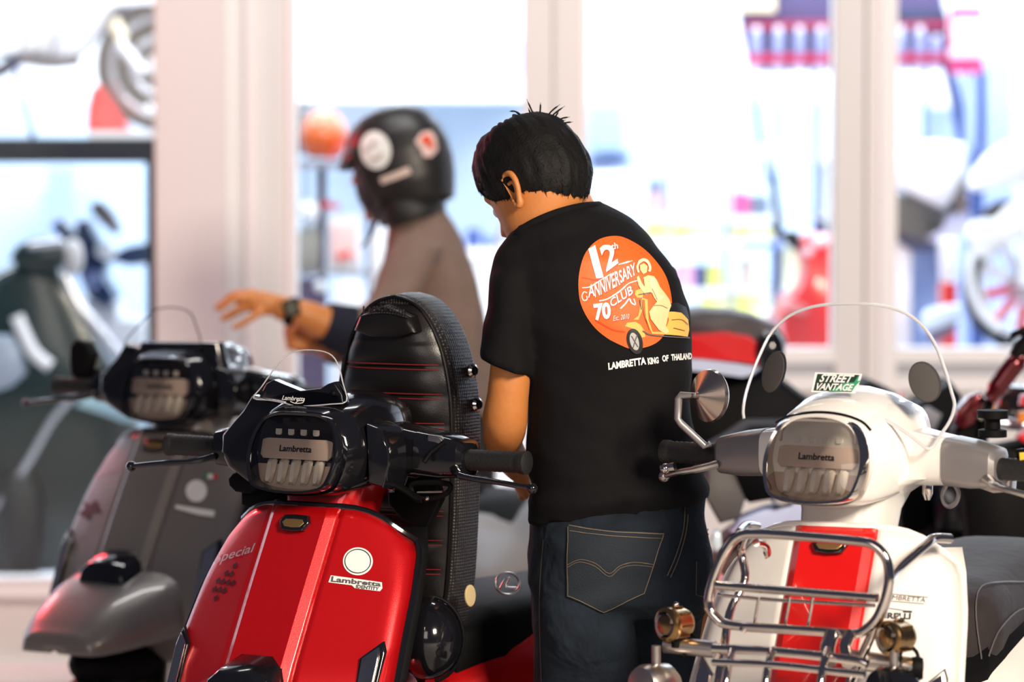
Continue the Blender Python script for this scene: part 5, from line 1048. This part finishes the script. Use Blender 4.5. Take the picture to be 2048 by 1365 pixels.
pil([(1880, 478), (1916, 478), (1914, 560), (1900, 572), (1884, 560)], 12.1, .08, mWS, 'side_cover', en)
wm_ = T_('motorcycle', 'white motorcycle with red-spoked wheel inside the right window', 'motorcycle', 2040, 11.5)
c = P(2052, 572, 11.55); r0 = 134 * mpp(11.55)
MB().lathe(c, (-.25, 1, 0), [(r0 * .80, -.03), (r0 * .9, -.045), (r0 * .97, -.03), (r0, 0), (r0 * .97, .03), (r0 * .9, .045), (r0 * .80, .03)], 48, False).out('tyre', cm('tyre_dark', (.025, .03, .035), .6), wm_, world=True)
MB().lathe(c + Vector((0, -.01, 0)), (-.25, 1, 0), [(r0 * .72, -.03), (r0 * .80, -.04), (r0 * .83, -.02), (r0 * .80, 0), (r0 * .72, 0), (r0 * .72, -.03)], 48, False).out('rim', mWS, wm_, world=True)
for k in range(10):
    a = 2 * math.pi * k / 10 + .2; d_ = Vector((math.cos(a), .25 * math.cos(a), math.sin(a))); MB().tube([c + d_ * r0 * .28, c + d_ * r0 * .70], .016, 8).out('spoke', mRDP if k % 5 < 3 else mWS, wm_, world=True)
MB().lathe(c, (-.25, 1, 0), [(.0, -.07), (.05, -.07), (.055, 0), (.05, .05)], 20).out('hub', mSTEEL2, wm_, world=True)
pil([(1943, 376), (1952, 345), (1978, 312), (2012, 288), (2050, 272), (2140, 258), (2140, 392), (2060, 372), (2010, 372), (1962, 384)], 11.45, .16, mWS, 'front_fender', wm_, .25)
pil([(1934, 470), (1942, 448), (1958, 440), (1995, 438), (2020, 410), (2042, 398), (2080, 420), (2060, 465), (2020, 488), (1990, 496), (1975, 520), (1958, 515)], 11.4, .08, mWS, 'fork_guard', wm_, .2)
ptube([(2060, 420), (2052, 500), (2052, 572)], 11.42, .022, mWS, 'fork_leg', wm_); ptube([(1948, 500), (1940, 540), (1946, 590), (1966, 630), (2000, 660)], 11.42, .012, mWS, 'disc_guard', wm_)
pil([(1958, 432), (1990, 405), (2035, 395), (2042, 404), (2010, 425), (1985, 440)], 11.5, .06, cm('inner_dark', (.05, .05, .05)), 'inner_fender', wm_)
cs = T_('crate', 'small red crate left of the red-spoked wheel', 'crate', 1904, 11.55)
slab('crate_body', W2(1888, 11.55), W2(1918, 11.55), 11.6, 11.7, Z2(700, 11.55), Z2(568, 11.55), mRDP, st=False, par=cs); slab('crate_stand', W2(1880, 11.55), W2(1924, 11.55), 11.58, 11.74, .12, Z2(700, 11.55), mGRE, st=False, par=cs)
pf = T_('platform', 'pale display platform under the red-spoked wheel', 'platform', 1950, 11.2)
slab('platform_top', W2(1975, 11.3), W2(2300, 11.3), 11.2, 11.9, .12, Z2(710, 11.5), cm('platform_grey', (.55, .55, .66), .5), st=False, par=pf)
bm_ = T_('ramp', 'light blue sloping ramp beside the small red crate', 'ramp', 1880, 11.3, Z2(690, 11.4))
pil([(1846, 640), (1858, 622), (1900, 612), (1926, 610), (1922, 640), (1862, 664), (1850, 662)], 11.35, .1, cm('ramp_blue', (.66, .76, .95), .4), 'ramp_plate', bm_); pil([(1860, 664), (1918, 644), (1906, 668), (1866, 690)], 11.36, .08, cm('ramp_foot', (.16, .12, .20)), 'ramp_foot', bm_)
# ================================================================== vehicles on the street behind the man
rs2 = thing('scooter', 'red scooter with a black seat and pale stripe, parked right behind the man', 'scooter', (P(1460, 700, 8.2).x, 8.3, 0))
pil([(1340, 655), (1350, 630), (1400, 622), (1460, 625), (1510, 634), (1560, 656), (1580, 690), (1560, 704), (1500, 676), (1440, 664), (1370, 672)], 8.15, .26, M('seat_grey_black', (.05, .045, .055), .55), 'seat', rs2, .25)
pil([(1330, 668), (1380, 670), (1450, 664), (1505, 674), (1522, 690), (1520, 710), (1530, 735), (1480, 728), (1330, 715)], 8.1, .3, mRDP, 'side_panel', rs2, .15)
pil([(1330, 716), (1400, 719), (1470, 727), (1528, 736), (1510, 752), (1490, 757), (1440, 750), (1330, 736)], 8.08, .3, M('pale_stripe', (.62, .70, .95), .3, coat=.4), 'stripe_panel', rs2, .1)
pil([(1330, 740), (1440, 752), (1495, 760), (1540, 740), (1620, 800), (1640, 900), (1560, 960), (1500, 940), (1480, 1000), (1440, 960), (1330, 960)], 8.15, .25, mMBK, 'engine_case', rs2)
MB().ball(P(1540, 700, 8.1), (.032, .03, .042), 14, 10).out('tail_lamp', mBLK, rs2, world=True)
wheel_ = lambda par, x, y, r=.24, ax_=(0, 1, 0), m_=mSTL: (MB().lathe((x, y, r), ax_, [(r * .6, -.05), (r * .82, -.06), (r * .97, -.04), (r, 0), (r * .97, .04), (r * .82, .06), (r * .6, .05)], 36, False).out('tyre', mRUB, par, world=True), MB().lathe((x, y, r), ax_, [(r * .62, -.04), (r * .3, -.02), (r * .1, -.05), (r * .1, .05), (r * .3, .02), (r * .62, .04)], 28).out('rim', m_, par, world=True))
wheel_(rs2, P(1500, 700, 8.3).x, 8.35, .27); wheel_(rs2, P(1180, 700, 8.3).x, 8.35, .27)
pil([(1300, 740), (1200, 745), (1140, 780), (1120, 1000), (1330, 960)], 8.2, .2, mMBK, 'front_body', rs2)
# black motorbike between that scooter and the white one: fairing pieces seen in the gap
gb = thing('motorcycle', 'dark motorcycle with a pale blue fairing, in the gap left of the white scooter', 'motorcycle', (P(1530, 1000, 7.6).x, 7.6, 0))
pil([(1415, 935), (1440, 932), (1470, 950), (1492, 1000), (1480, 1040), (1440, 1050), (1412, 1000)], 7.5, .12, M('dusty_grey', (.09, .08, .08), .6), 'engine_cover', gb)
pil([(1462, 1068), (1480, 1040), (1530, 1020), (1590, 1010), (1600, 985), (1640, 960), (1625, 1040), (1560, 1060), (1500, 1080)], 7.45, .10, M('ice_blue_fairing', (.60, .68, .98), .25, coat=.4), 'fairing', gb, .2)
pil([(1545, 1008), (1560, 990), (1610, 980), (1632, 985), (1600, 1000), (1560, 1014)], 7.42, .08, M('pale_grey_plastic', (.40, .38, .40), .4), 'fairing_edge', gb)
pil([(1422, 1085), (1430, 1062), (1442, 1065), (1445, 1095), (1432, 1108)], 7.4, .05, M('ice_lamp', (.70, .86, .95), .2), 'side_lamp', gb, .2)
pil([(1445, 1080), (1470, 1060), (1520, 1075), (1530, 1120), (1480, 1180), (1430, 1190), (1425, 1130)], 7.55, .15, M('brown_engine', (.07, .045, .04), .6), 'engine', gb)
pil([(1420, 900), (1500, 850), (1640, 850), (1640, 980), (1560, 1000), (1500, 1010), (1440, 960)], 7.6, .2, mMBK, 'tank', gb)
wheel_(gb, P(1470, 1000, 7.7).x, 7.75, .29)
# vehicles behind the white scooter
bb = thing('motorcycle', 'black motorcycle behind the white scooter, orange lettering low on its tank', 'motorcycle', (P(1950, 1000, 8.02).x, 8.07, 0))
pil([(1790, 1040), (1800, 960), (1840, 940), (1900, 930), (2100, 940), (2120, 1200), (1900, 1200), (1800, 1180)], 8.02, .25, M('black_tank', (.010, .010, .016), .25, coat=.3), 'tank', bb, .1)
pil([(1800, 1035), (1806, 985), (1830, 965), (1856, 968), (1858, 1060), (1830, 1072), (1804, 1066)], 7.96, .1, mMBK, 'side_cover', bb)
pil([(1868, 1000), (1880, 965), (1950, 960), (1990, 975), (2000, 1090), (1980, 1110), (1870, 1100)], 7.94, .1, M('ink_black', (.012, .012, .022), .2, coat=.5), 'front_cover', bb, .08)
ptube([(1975, 985), (1992, 1010), (1998, 1030)], 7.92, .004, mCHR, 'chrome_line', bb)
orr = pil([(1868, 1068), (1945, 1072), (1944, 1100), (1872, 1098)], 7.92, .01, mMBK, 'badge_plate', bb)
wheel_(bb, P(1960, 1000, 8.17).x, 8.17, .29)
pil([(1690, 800), (1700, 775), (1740, 762), (1790, 785), (1800, 830), (1840, 810), (1880, 780), (1905, 765), (1925, 790), (1935, 850), (1925, 900), (1700, 900)], 8.22, .2, mMBK, 'handlebar_cluster', bb, .06)
pil([(1785, 795), (1806, 788), (1808, 830), (1795, 840), (1786, 830)], 8.14, .04, mRDP, 'red_reflector', bb)
pil([(1815, 838), (1860, 815), (1885, 830), (1870, 862), (1820, 860)], 8.16, .05, mGRE, 'lever_perch', bb)
MB().tube([P(1850, 880, 8.22), P(1900, 960, 8.12)], .03).out('fork', mMBK, bb, world=True)
# another machine at the far right: red reservoir and articulated black mirror arm, white frame tube, amber lamp
rm = thing('motorcycle', 'black motorcycle at the right edge with a dark red clamp and jointed mirror arm', 'motorcycle', (P(2000, 900, 7.65).x, 7.75, 0))
mDRD = M('dark_red_anodised', (.10, .004, .008), .22, .6, .4)
pil([(1908, 848), (1914, 822), (1940, 792), (1962, 785), (1975, 800), (1960, 830), (1950, 850), (1925, 862)], 7.57, .06, mDRD, 'clamp', rm, .2)
pil([(1905, 870), (1915, 850), (1950, 838), (1975, 812), (1985, 830), (1975, 900), (1900, 905)], 7.60, .1, mMBK, 'clamp_base', rm, .1)
ptube([(1970, 862), (1975, 825), (1982, 798)], 7.57, .009, mMBK, 'mirror_arm', rm)
ptube([(1978, 800), (1998, 770), (2022, 738), (2044, 712)], 7.55, [.015, .020, .021, .015], mDRD, 'mirror_arm', rm)
ptube([(2032, 715), (2044, 695), (2068, 670)], 7.55, .016, mMBK, 'mirror_joint', rm); ptube([(2018, 680), (2030, 668), (2060, 660)], 7.55, [.003, .007, .009], mMBK, 'mirror_hook', rm)
MB().ball(P(1961, 836, 7.55), (.006, .006, .006), 10, 8).out('clamp_screw', mCHR, rm, world=True)
ptube([(1965, 835), (2000, 846), (2060, 852)], 7.70, .012, M('pale_tube', (.62, .66, .78), .25, .5), 'frame_tube', rm)
pil([(1972, 830), (1974, 800), (1990, 792), (1992, 828), (1984, 838)], 7.68, .04, mAMB, 'indicator', rm); pil([(2036, 846), (2038, 826), (2060, 822), (2060, 848)], 7.63, .04, mAMB, 'indicator', rm, .1)
pil([(1992, 838), (1996, 800), (2020, 772), (2060, 775), (2070, 850), (2040, 846)], 7.80, .2, mBLK, 'instrument_pod', rm, .15)
pil([(2040, 812), (2044, 792), (2080, 785), (2080, 815)], 7.61, .04, mRDP, 'reservoir', rm); pil([(2034, 878), (2048, 862), (2090, 850), (2090, 890), (2050, 888)], 7.57, .05, mRDP, 'lever_cover', rm)
pil([(1900, 905), (1985, 898), (2080, 880), (2100, 1000), (2060, 1200), (1950, 1200), (1930, 1000)], 7.62, .12, mMBK, 'fork_cover', rm, .08)
pil([(2036, 935), (2042, 905), (2090, 900), (2090, 930)], 6.95, .03, M('yellow_label', (.72, .50, .05), .5), 'yellow_label', rm) if False else None
wheel_(rm, P(2060, 900, 7.8).x, 7.8, .29)
# glossy helmet hooked between the red scooter's leg shield and seat
hh = thing('helmet', 'glossy black round helmet tucked behind the red leg shield', 'helmet', tuple(poR.M @ Vector((-.13, .175, .56))))
c = P(858, 1276, 6.16); MB().ball(c, (.056, .075, .068), 32, 20).out('shell', mBLK, hh, world=True); MB().tube([c + Vector((.055 * math.cos(t) * 1.02, -.02, .068 * math.sin(t) * 1.02)) for t in [-1.4 + 2.8 * i / 14 for i in range(15)]], .003, 8).out('shell_trim', mMBK, hh, world=True)
# ================================================================== prints, badges and lettering laid on the surfaces
bpy.context.view_layer.update()
T1 = trees([shirt])
mORP = M('orange_print', (.86, .125, .012), .6); mORD = M('orange_print_dark', (.66, .05, .01), .6); mYEL = M('yellow_print', (.80, .48, .10), .6); mSKP = M('cream_print', (.86, .60, .30), .6); mGRP = M('grey_print', (.10, .10, .10), .6)
disc_px = [(1158, 590), (1157, 560), (1162, 530), (1172, 505), (1190, 485), (1212, 475), (1240, 474), (1268, 486), (1292, 503), (1315, 528), (1332, 556), (1341, 590), (1343, 625), (1338, 650), (1326, 672), (1312, 686), (1290, 695), (1262, 698), (1240, 690), (1215, 677), (1192, 658), (1175, 636), (1163, 612)]
disc = poly_tris([(p.x, p.y) for p in catmull([(a, b, 0) for a, b in disc_px], 4, True)])
pr = decal('back_print', [disc], T1, mORP, shirt, .0012)
decal('print_shade', [stroke([(1163, 556), (1200, 562), (1180, 560)], 2), stroke([(1190, 640), (1225, 660), (1250, 664)], 3)], T1, mORD, pr, .0017)
def TS(s, q, **k): return textshape(s, q, **k)
txt = [TS('1', [(1192, 558), (1207, 556), (1190, 492), (1176, 500)], bold=.06), TS('2', [(1212, 545), (1236, 527), (1228, 488), (1196, 494)], bold=.03), TS('th', [(1222, 502), (1236, 499), (1234, 486), (1221, 489)], bold=.02),
       TS('A', [(1176, 596), (1190, 592), (1186, 568), (1178, 570)], bold=.02), TS('NNIVER', [(1190, 596), (1240, 570), (1236, 540), (1188, 568)], bold=.02), TS('SARY', [(1240, 568), (1272, 550), (1268, 526), (1236, 542)], bold=.02),
       TS('70', [(1190, 642), (1222, 638), (1220, 604), (1186, 608)], bold=.05), TS('CLUB', [(1222, 616), (1266, 588), (1262, 570), (1218, 600)], bold=.02), TS('Est. 2010', [(1226, 642), (1258, 638), (1258, 628), (1226, 632)], shear=.2),
       stroke([(1164, 576), (1180, 574), (1196, 564), (1222, 548)], [2, 3, 2]), stroke([(1236, 530), (1252, 526), (1264, 523)], [2, 3, 1.5]), stroke([(1198, 602), (1215, 598), (1240, 582), (1256, 568), (1274, 562)], [2.5, 3, 2]),
       stroke([(1174, 586), (1168, 584), (1164, 592), (1167, 601), (1174, 599), (1173, 592)], 2.2), stroke([(1240, 618), (1250, 608), (1258, 598), (1262, 606), (1270, 610), (1267, 598)], [3, 3, 2.5])]
sh_ = [([(x + 1.8, y + 1.8) for x, y in v], f) for v, f in txt[:9]]
decal('print_shadow', sh_, T1, mORD, pr, .0018); decal('print_lettering', txt, T1, mWPR, pr, .0024)
# rider and scooter picture
decal('print_scooter', [poly_tris([(1249, 653), (1254, 646), (1270, 644), (1280, 650), (1288, 662), (1290, 674), (1279, 676), (1272, 662), (1260, 656)]), poly_tris([(1276, 640), (1284, 620), (1282, 600), (1288, 600), (1291, 640), (1303, 668), (1340, 670), (1360, 672), (1373, 674), (1376, 660), (1374, 640), (1360, 624), (1345, 622), (1332, 626), (1336, 640), (1328, 664), (1304, 664), (1296, 640), (1294, 600), (1284, 596), (1276, 632), (1266, 640)]), poly_tris([(1270, 582), (1280, 578), (1286, 586), (1284, 596), (1274, 596), (1269, 590)])], T1, mYEL, pr, .0022)
decal('print_tyre', [circ(1269, 683, 15, 26, rot=-15)], T1, mBPR, pr, .0026)
decal('print_seat', [poly_tris([(1330, 624), (1338, 608), (1352, 606), (1370, 616), (1376, 640), (1360, 626), (1345, 624)])], T1, mBPR, pr, .0026)
decal('print_wheel', [circ(1268, 683, 8.5, 18, rot=-15)], T1, M('silver_print', (.45, .45, .45), .5), pr, .0030)
decal('print_wheel_spokes', [stroke([(1262, 672), (1275, 694)], 2), stroke([(1273, 670), (1265, 696)], 2), stroke([(1284, 662), (1300, 670), (1340, 674), (1376, 676)], 2.5), stroke([(1282, 620), (1279, 600)], 1.5), stroke([(1276, 590), (1300, 586)], 2)], T1, mGRP, pr, .0034)
fig = [[(1283, 560), (1294, 552), (1306, 554), (1312, 562), (1318, 575), (1328, 588), (1336, 600), (1340, 612), (1336, 622), (1322, 626), (1308, 628), (1306, 634), (1318, 648), (1330, 652), (1336, 664), (1330, 668), (1322, 664), (1316, 660), (1300, 638), (1297, 624), (1306, 612), (1312, 604), (1306, 596), (1302, 586), (1296, 580), (1290, 590), (1284, 584), (1276, 572), (1272, 556), (1276, 552), (1282, 566), (1288, 574), (1286, 556)], [(1278, 532), (1286, 528), (1293, 534), (1292, 546), (1285, 550), (1279, 542)]]
decal('print_figure', [poly_tris(f) for f in fig], T1, mSKP, pr, .0030)
decal('print_figure_hair', [stroke([(1276, 546), (1273, 536), (1277, 526), (1286, 522), (1294, 527), (1298, 538), (1296, 545)], [4, 6, 5])], T1, M('pale_gold_print', (.86, .74, .50), .6), pr, .0034)
decal('print_costume', [poly_tris([(1296, 556), (1308, 558), (1304, 572), (1316, 590), (1326, 594), (1318, 602), (1308, 598), (1302, 584), (1298, 572)])], T1, M('peach_print', (.88, .70, .40), .6), pr, .0034)
decal('print_lines', [stroke([(1306, 612), (1320, 612), (1332, 618)], 1.0), stroke([(1302, 578), (1312, 600)], 1.0), stroke([(1340, 640), (1360, 640), (1372, 650)], 1.2), stroke([(1344, 656), (1366, 662)], 1.2), stroke([(1283, 604), (1288, 630), (1298, 660)], 1.2)], T1, M('brown_print', (.28, .11, .03), .6), pr, .0038)
decal('print_slogan', [TS('LAMBRETTA', [(1217, 740), (1292, 729), (1291, 714), (1216, 726)], bold=.045), TS('KING', [(1296, 730), (1317, 727), (1316, 714), (1294, 716)], bold=.045), TS('OF', [(1324, 724), (1336, 723), (1336, 710), (1323, 711)], bold=.045), TS('THAILAND', [(1342, 722), (1382, 719), (1382, 706), (1341, 709)], bold=.045)], T1, mWPR, shirt, .0014)
# ---- jeans stitching, pocket, belt loops
TJ = trees([jeans])
pk = [(1138, 1050), (1232, 1062), (1328, 1066), (1312, 1120), (1290, 1188), (1246, 1208), (1206, 1226), (1160, 1205), (1134, 1194), (1134, 1120)]
pkt = decal('back_pocket', [poly_tris(pk)], TJ, M('denim_pocket', (.010, .016, .025), .85, bump=.5, scale=400), jeans, .003, 12)
decal('pocket_stitching', [stroke([(1140, 1052), (1232, 1064), (1326, 1068)], 1.8), stroke([(1141, 1062), (1232, 1073), (1322, 1077)], 1.4), stroke([(1138, 1054), (1137, 1120), (1137, 1192)], 1.4, smooth=1), stroke([(1137, 1192), (1206, 1223), (1288, 1187)], 1.6, smooth=1), stroke([(1288, 1187), (1310, 1120), (1325, 1070)], 1.6, smooth=1),
    stroke([(1138, 1135), (1160, 1124), (1190, 1132), (1218, 1152), (1240, 1136), (1268, 1130), (1306, 1134)], 1.2), stroke([(1138, 1130), (1162, 1119), (1192, 1127), (1218, 1146), (1240, 1131), (1268, 1125), (1307, 1129)], 1.2)], TJ, mSTC, pkt, .0042, 8)
decal('seam_stitching', [stroke([(1369, 1012), (1366, 1060), (1352, 1110), (1334, 1152)], 1.6), stroke([(1376, 1010), (1372, 1060), (1358, 1114), (1340, 1156)], 1.4), stroke([(1320, 1020), (1366, 1012), (1412, 994)], 1.6), stroke([(1088, 1080), (1080, 1200), (1084, 1365)], 1.0), ], TJ, mSTC, jeans, .0014, 8)
decal('pocket_seam', [stroke([(1392, 1124), (1391, 1190), (1418, 1198)], 1.0, smooth=1)], TJ, mSTC, jeans, .0014, 8)
decal('belt_loop', [stroke([(1374, 998), (1372, 1030)], 9, smooth=1)], TJ, mJEA, jeans, .005, 8)
decal('waist_label', [poly_tris([(1411, 1060), (1420, 1052), (1421, 1070), (1413, 1074)])], TJ, M('tab_tan', (.28, .16, .11), .7), jeans, .003, 6)
# ---- red scooter's leg shield
TR_ = trees([R['ls'], R['cp']])
st_ = decal('round_sticker', [circ(716, 1124, 30, 28)], TR_, mWPR, red, .0012, 8); decal('sticker_ring', [ringshape(716, 1124, 26.5, 24.5, 1.6)], TR_, mBPR, st_, .002, 8)
ls_ = decal('maker_sticker', [poly_tris([(657, 1166), (662, 1152), (700, 1157), (764, 1166), (765, 1178), (760, 1184), (710, 1178), (704, 1172)])], TR_, mWPR, red, .0012, 8)
decal('sticker_lettering', [TS('Lambretta', [(662, 1165), (762, 1175), (763, 1166), (664, 1154)], bold=.03), TS('IDENTITY', [(712, 1178), (758, 1183), (759, 1176), (713, 1171)], bold=.03)], TR_, M('grey_lettering', (.08, .08, .08), .5), ls_, .002, 8)
decal('side_script', [TS('Special', [(430, 1136), (512, 1110), (514, 1088), (434, 1110)], shear=.3, bold=.01)], TR_, M('silver_script', (.75, .55, .55), .35, .6), red, .003, 8)
ck = []
for i in range(7):
    for j in range(4):
        if (i + j) % 2 == 0:
            x = 416 + i * 8.4 + j * 1.5; y = 1190 - i * 7.5 + (j - 1.5) * 9; ck.append(poly_tris([(x, y), (x + 8, y - 6), (x + 9, y + 3), (x + 1, y + 9)]))
decal('chequer_sticker', ck[2:-1], TR_, M('dark_red_print', (.05, .001, .003), .5), red, .0012, 8)
# ---- grey scooter
TG = trees([Gr['ls'], Gr['cp']])
s1 = decal('round_sticker', [circ(393, 983, 21, 22)], TG, mWPR, grey, .0015, 8); decal('maker_sticker', [poly_tris([(350, 1018), (352, 1011), (430, 1023), (428, 1035), (398, 1031)])], TG, mWPR, grey, .0015, 8)
decal('star_sticker', [poly_tris([(180 + (24 if k % 2 == 0 else 9) * math.cos(k * math.pi / 5 + .3), 1020 + (24 if k % 2 == 0 else 9) * math.sin(k * math.pi / 5 + .3)) for k in range(10)])], TG, mBPR, grey, .0015, 8)
decal('flag_sticker', [poly_tris([(408, 948), (416, 949), (416, 958), (408, 957)])], TG, M('flag_green', (.02, .25, .08), .5), grey, .0015); decal('flag_sticker', [poly_tris([(416, 949), (426, 950), (426, 959), (416, 958)])], TG, mWPR, grey, .0015); decal('flag_sticker', [poly_tris([(426, 950), (436, 951), (436, 960), (426, 959)])], TG, M('flag_red', (.5, .03, .02), .5), grey, .0015)
decal('side_script', [TS('Special', [(172, 968), (238, 945), (240, 930), (176, 950)], shear=.3, bold=-.005)], TG, M('rose_script', (.35, .22, .20), .3, .8), grey, .0025, 8)
# ---- white scooter
TW = trees([Wt['ls'], Wt['cp']])
decal('side_lettering', [TS('LAMBRETTA', [(1766, 1199), (1850, 1206), (1852, 1197), (1768, 1190)], bold=.0), stroke([(1770, 1188), (1856, 1196)], 1.2, smooth=1), stroke([(1764, 1202), (1848, 1209)], 1.2, smooth=1)], TW, M('brown_lettering', (.10, .07, .06), .5), white, .0012, 8)
decal('side_lettering', [TS('PIRELLI', [(1758, 1238), (1821, 1240), (1822, 1228), (1760, 1226)], bold=.04), stroke([(1764, 1216), (1806, 1222)], 1.2, smooth=1), stroke([(1806, 1224), (1824, 1225)], 4, smooth=1)], TW, mBPR, white, .0012, 8)
decal('ROUND', [circ(0, 0, 1, 1)], TW, mBPR, white) if False else None
TB = trees([orr]); decal('tank_lettering', [TS('VIVO', [(1876, 1094), (1940, 1096), (1940, 1076), (1876, 1074)], bold=.05, shear=.2)], TB, M('orange_lettering', (.85, .20, .03), .5), orr, .002, 8) if False else decal('tank_lettering', [stroke([(1876, 1090), (1884, 1078), (1888, 1092), (1900, 1080), (1904, 1094), (1914, 1082), (1922, 1094), (1938, 1080)], 6)], TB, M('orange_lettering', (.85, .20, .03), .5), orr, .002, 8)
TSW = trees([sW])
decal('seat_piping', [stroke([(1962, 1325), (1950, 1235), (1958, 1182), (1990, 1168), (2060, 1166)], 3)], TSW, M('grey_piping', (.09, .08, .08), .5), sW, .003, 8)
decal('seat_seam', [stroke([(1972, 1322), (1992, 1268), (2028, 1226), (2060, 1214)], 3)], TSW, M('grey_piping', (.09, .08, .08), .5), sW, .003, 8)
# ---- helmet stickers
THm = trees([helmet])
decal('round_sticker', [circ(752, 301, 30, 38, rot=-10)], THm, mWPR, helmet, .003, 8)
decal('sticker_marks', [circ(735, 300, 4, 5), circ(748, 290, 4, 6), stroke([(742, 318), (752, 318), (766, 308)], 4)], THm, M('rose_grey_print', (.42, .28, .26), .6), helmet, .005, 8)
decal('badge_sticker', [poly_tris([(830, 284), (842, 266), (860, 262), (870, 275), (874, 300), (862, 314), (846, 314), (842, 300)])], THm, M('pale_rose_print', (.70, .50, .46), .6), helmet, .003, 8)
decal('badge_mark', [circ(851, 281, 10, 9), poly_tris([(856, 285), (866, 288), (864, 300), (854, 296)])], THm, mORD, helmet, .005, 8)
decal('bar_sticker', [stroke([(762, 362), (790, 352), (820, 340)], 14)], THm, M('rose_white_print', (.72, .56, .50), .6), helmet, .003, 8)
